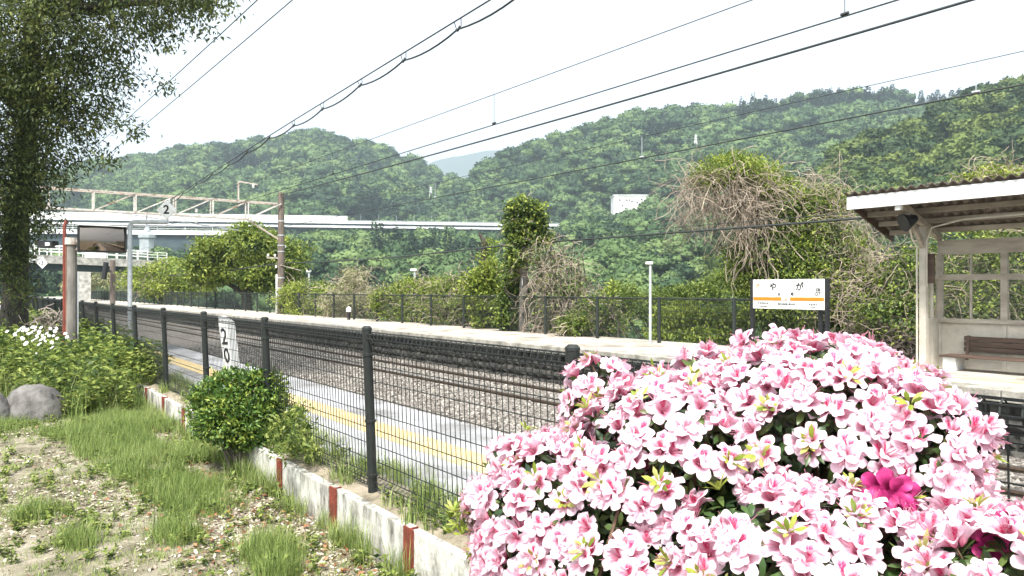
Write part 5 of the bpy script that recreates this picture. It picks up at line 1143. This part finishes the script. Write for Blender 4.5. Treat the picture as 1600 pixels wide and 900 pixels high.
for p, nr in trusses:
    bare = mnoise.noise(p*7.5+Vector((3, 1, 0)))
    px, py = P2(p.x, p.y, p.z); dark = py > 770 and px < 1330 and mnoise.noise(p*5) > -.1          # thin in the lower middle of the bush
    if bare > .5 or (dark and ra.random() < .22):
        whorl.append((p-nr*.015, nr)); continue
    if ra.random() < .1: shoots.append((p+nr*.012, nr))
    else: whorl.append((p-nr*.02, nr))
    k = ra.choice((3, 3, 4, 4)); ax = (nr+UP*.25).normalized(); o1 = ax.orthogonal().normalized(); o2 = ax.cross(o1); a0 = ra.uniform(0, 6.28)
    for i in range(k):
        a = a0+2*pi*i/k+ra.uniform(-.35, .35); til = ra.uniform(.4, .95) if i else ra.uniform(0, .3)
        d = (ax+(o1*cos(a)+o2*sin(a))*til+Vector((ra.gauss(0, .12), ra.gauss(0, .12), -.12))).normalized()
        pos = p+(o1*cos(a)+o2*sin(a))*(.031*min(1, til))+ax*(.03-.018*til+ra.uniform(-.006, .006))
        FL.append((pos, d, ra.uniform(-.45, .45), ra.uniform(.8, 1.08)))
def fmat(pos, d, roll, sc):
    from mathutils import Matrix
    x, y, z = frame(d, UP+RGT*roll); return Matrix(((x.x*sc, y.x*sc, z.x*sc, pos.x), (x.y*sc, y.y*sc, z.y*sc, pos.y), (x.z*sc, y.z*sc, z.z*sc, pos.z), (0, 0, 0, 1)))
def shown(t):                                 # how large a blossom shows from where the photographer stood
    pos, d, ro, sc = t; f = D(pos); px, py = P2(pos.x, pos.y, pos.z); v = (Vector((0, 0, CH))-pos).normalized()
    if not (-20 < px < 1620 and py < 910): return 0
    return sc/f*max(.05, d.dot(v)) if not inside(pos+v*.07, .93) else 0
FL.sort(key=lambda t: -shown(t))
MAGS = [W(1393, 768, 1.33), W(1376, 764, 1.35), W(1408, 778, 1.33), W(1572, 838, 1.19), W(1550, 850, 1.17)]
from mathutils import Matrix
for i, (pos, d, ro, sc) in enumerate(FL[:95]):
    o = put('blossom', BM[ra.randrange(8) if ra.random() < .9 else 8+ra.randrange(3)], az); o.matrix_local = Matrix.Translation(-ab) @ fmat(pos, d, ro, sc)
for q in MAGS:
    o = put('blossom', ra.choice(BMm), az); o['label'] = 'deep magenta blossom'; o.matrix_local = Matrix.Translation(-ab) @ fmat(q, (RGT*ra.uniform(-.6, .6)-FWD+UP*ra.uniform(-.2, .5)).normalized(), ra.uniform(-.5, .5), 1.0)
# the rest of the blossoms
rv = []; rf = []; rb = []; rcx = []; mi_ = []; off = 0; cache = {}
for pos, d, ro, sc in FL[95:]:
    k = ra.randrange(11) if ra.random() < .5 else ra.randrange(8); me = BM[k]
    if k not in cache:
        co = np.zeros(len(me.vertices)*3, np.float32); me.vertices.foreach_get('co', co); a_ = np.zeros(len(me.vertices), np.float32); b_2 = a_.copy()
        me.attributes['blotch'].data.foreach_get('value', a_); me.attributes['reach'].data.foreach_get('value', b_2)
        cache[k] = (co.reshape(-1, 3), np.array([tuple(q.vertices) for q in me.polygons]), a_, b_2, [q.material_index for q in me.polygons])
    co, fc, a_, b_2, mm_ = cache[k]; Mx = np.array(fmat(pos-ab, d, ro, sc)); rv.append(co @ Mx[:3, :3].T+Mx[:3, 3]); rf.append(fc+off); off += len(co); rb.append(a_); rcx.append(b_2); mi_ += mm_
me = mesh_np('blossoms', np.concatenate(rv), [np.concatenate(rf)], m_petal, True); me.materials.append(m_stamen); me.polygons.foreach_set('material_index', mi_)
for nm, d in (('blotch', rb), ('reach', rcx)): at = me.attributes.new(nm, 'FLOAT', 'POINT'); at.data.foreach_set('value', np.concatenate(d))
o = put('blossoms', me, az); o['kind'] = 'stuff'
# leaves in whorls, bright shoots, inner leaves and branches
def whorls(lst, n, L, Wd, up, sp):
    C = []; Dn = []; Nn = []
    for p, nr in lst:
        o1 = nr.orthogonal().normalized(); o2 = nr.cross(o1); a0 = ra.uniform(0, 6.28)
        for i in range(n):
            a = a0+2*pi*i/n*1.0+ra.uniform(-.2, .2); r_ = o1*cos(a)+o2*sin(a); t = ra.uniform(*up); d = (r_+nr*t+Vector((0, 0, -.15))).normalized()
            C.append(p+r_*.003); Dn.append(d); Nn.append((nr-r_*t*.7+Vector((ra.gauss(0, .2),)*3)).normalized())
    m_ = len(C); return leaf_arrays(C, Dn, Nn, L*N.uniform(.7, 1.2, m_), Wd*N.uniform(.8, 1.15, m_), .16)
def fat_leaves(lst, n, L, Wd, up, sp=0):
    """six-point leaves with a folded midrib"""
    v, f = whorls(lst, n, L, Wd, up, sp); q = v.reshape(-1, 4, 3); b, l, t_, r_ = q[:, 0], q[:, 1], q[:, 2], q[:, 3]; mid = (l+r_)/2; nrm = unit(np.cross(l-b, r_-b))
    sag = -nrm*np.linalg.norm(l-r_, axis=1, keepdims=True)*.1; mm = mid*.5+(b+t_)*.25
    l1 = b+(l-b)*.62+(mid-b)*.12; r1 = b+(r_-b)*.62+(mid-b)*.12; l2 = l+(t_-mid)*.45+(mid-l)*.2; r2 = r_+(t_-mid)*.45+(mid-r_)*.2
    m1 = b+(mid-b)*.7+sag; m2 = mid+(t_-mid)*.45+sag
    V = np.stack([b, l1, l2, t_, r2, r1, m1, m2], 1).reshape(-1, 3); i = np.arange(len(q))[:, None]*8
    return V, np.concatenate([i+np.array([[x]]).reshape(1, -1) for x in ((0, 6, 1), (1, 6, 2), (6, 7, 2), (2, 7, 3), (0, 5, 6), (5, 4, 6), (6, 4, 7), (4, 3, 7))])
extra = azsurf(.085, k=.97); ra.shuffle(extra)
v, f = fat_leaves([(p+n_*.004, n_) for p, n_ in whorl], 7, .043, .016, (.15, .9)); put_np('leaves', v, f, lm_az, az)
v, f = fat_leaves([(p+n_*.03, n_) for p, n_ in extra[:70]]+shoots[:40]+[(W(700+ra.uniform(0, 50), 800+ra.uniform(0, 50), 1.85), Vector((ra.uniform(-.3, .3), ra.uniform(-.3, .3), 1)).normalized()) for _ in range(12)], 7, .034, .0125, (.5, 2.2)); put_np('young_leaves', v, f, lm_azn, az)
v, f = fat_leaves([(p+n_*.015, n_) for p, n_ in extra[70:105]], 6, .045, .017, (.05, .6)); put_np('outer_leaves', v, f, lm_az, az)
V = []
inner = []
for i in range(1500):
    c, a, b, h = AZL[ra.choices(range(len(AZL)), [a*h for c, a, b, h in AZL])[0]]; d = Vector((ra.gauss(0, 1), ra.gauss(0, 1), ra.gauss(0, 1))).normalized(); q = ra.uniform(.55, .9)
    inner.append((c+RGT*(d.x*a*q)+FWD*(d.y*b*q)+UP*(d.z*h*q), d))
for i in range(420):
    a = ra.uniform(0, 6.28); q = ra.uniform(.1, .5); inner.append((ab+RGT*(cos(a)*q)+FWD*(sin(a)*q*.8+.1)+UP*ra.uniform(.15, .85), Vector((cos(a), sin(a), .5)).normalized()))
v, f = whorls(inner, 6, .045, .018, (.1, .8), 0); put_np('inner_leaves', v, f, lm_az, az)
m = MB()
for c, a, b, h in AZL:
    for k in range(7):
        e = c+RGT*(ra.uniform(-.8, .8)*a)+FWD*(ra.uniform(-.8, .8)*b)+UP*(ra.uniform(-.3, .75)*h); st_ = ab+Vector((ra.uniform(-.12, .12), ra.uniform(-.12, .12), -.05)); mid = st_.lerp(e, .5)+Vector((ra.uniform(-.1, .1), ra.uniform(-.1, .1), .05))
        m.tube([st_, mid, e], [.012, .008, .003], 5)
for p, nr in trusses[::3]: m.tube([p-nr*.16+UP*-.05, p-nr*.06, p], [.0035, .0028, .002], 4)
m.build('branches', m_azst, az)
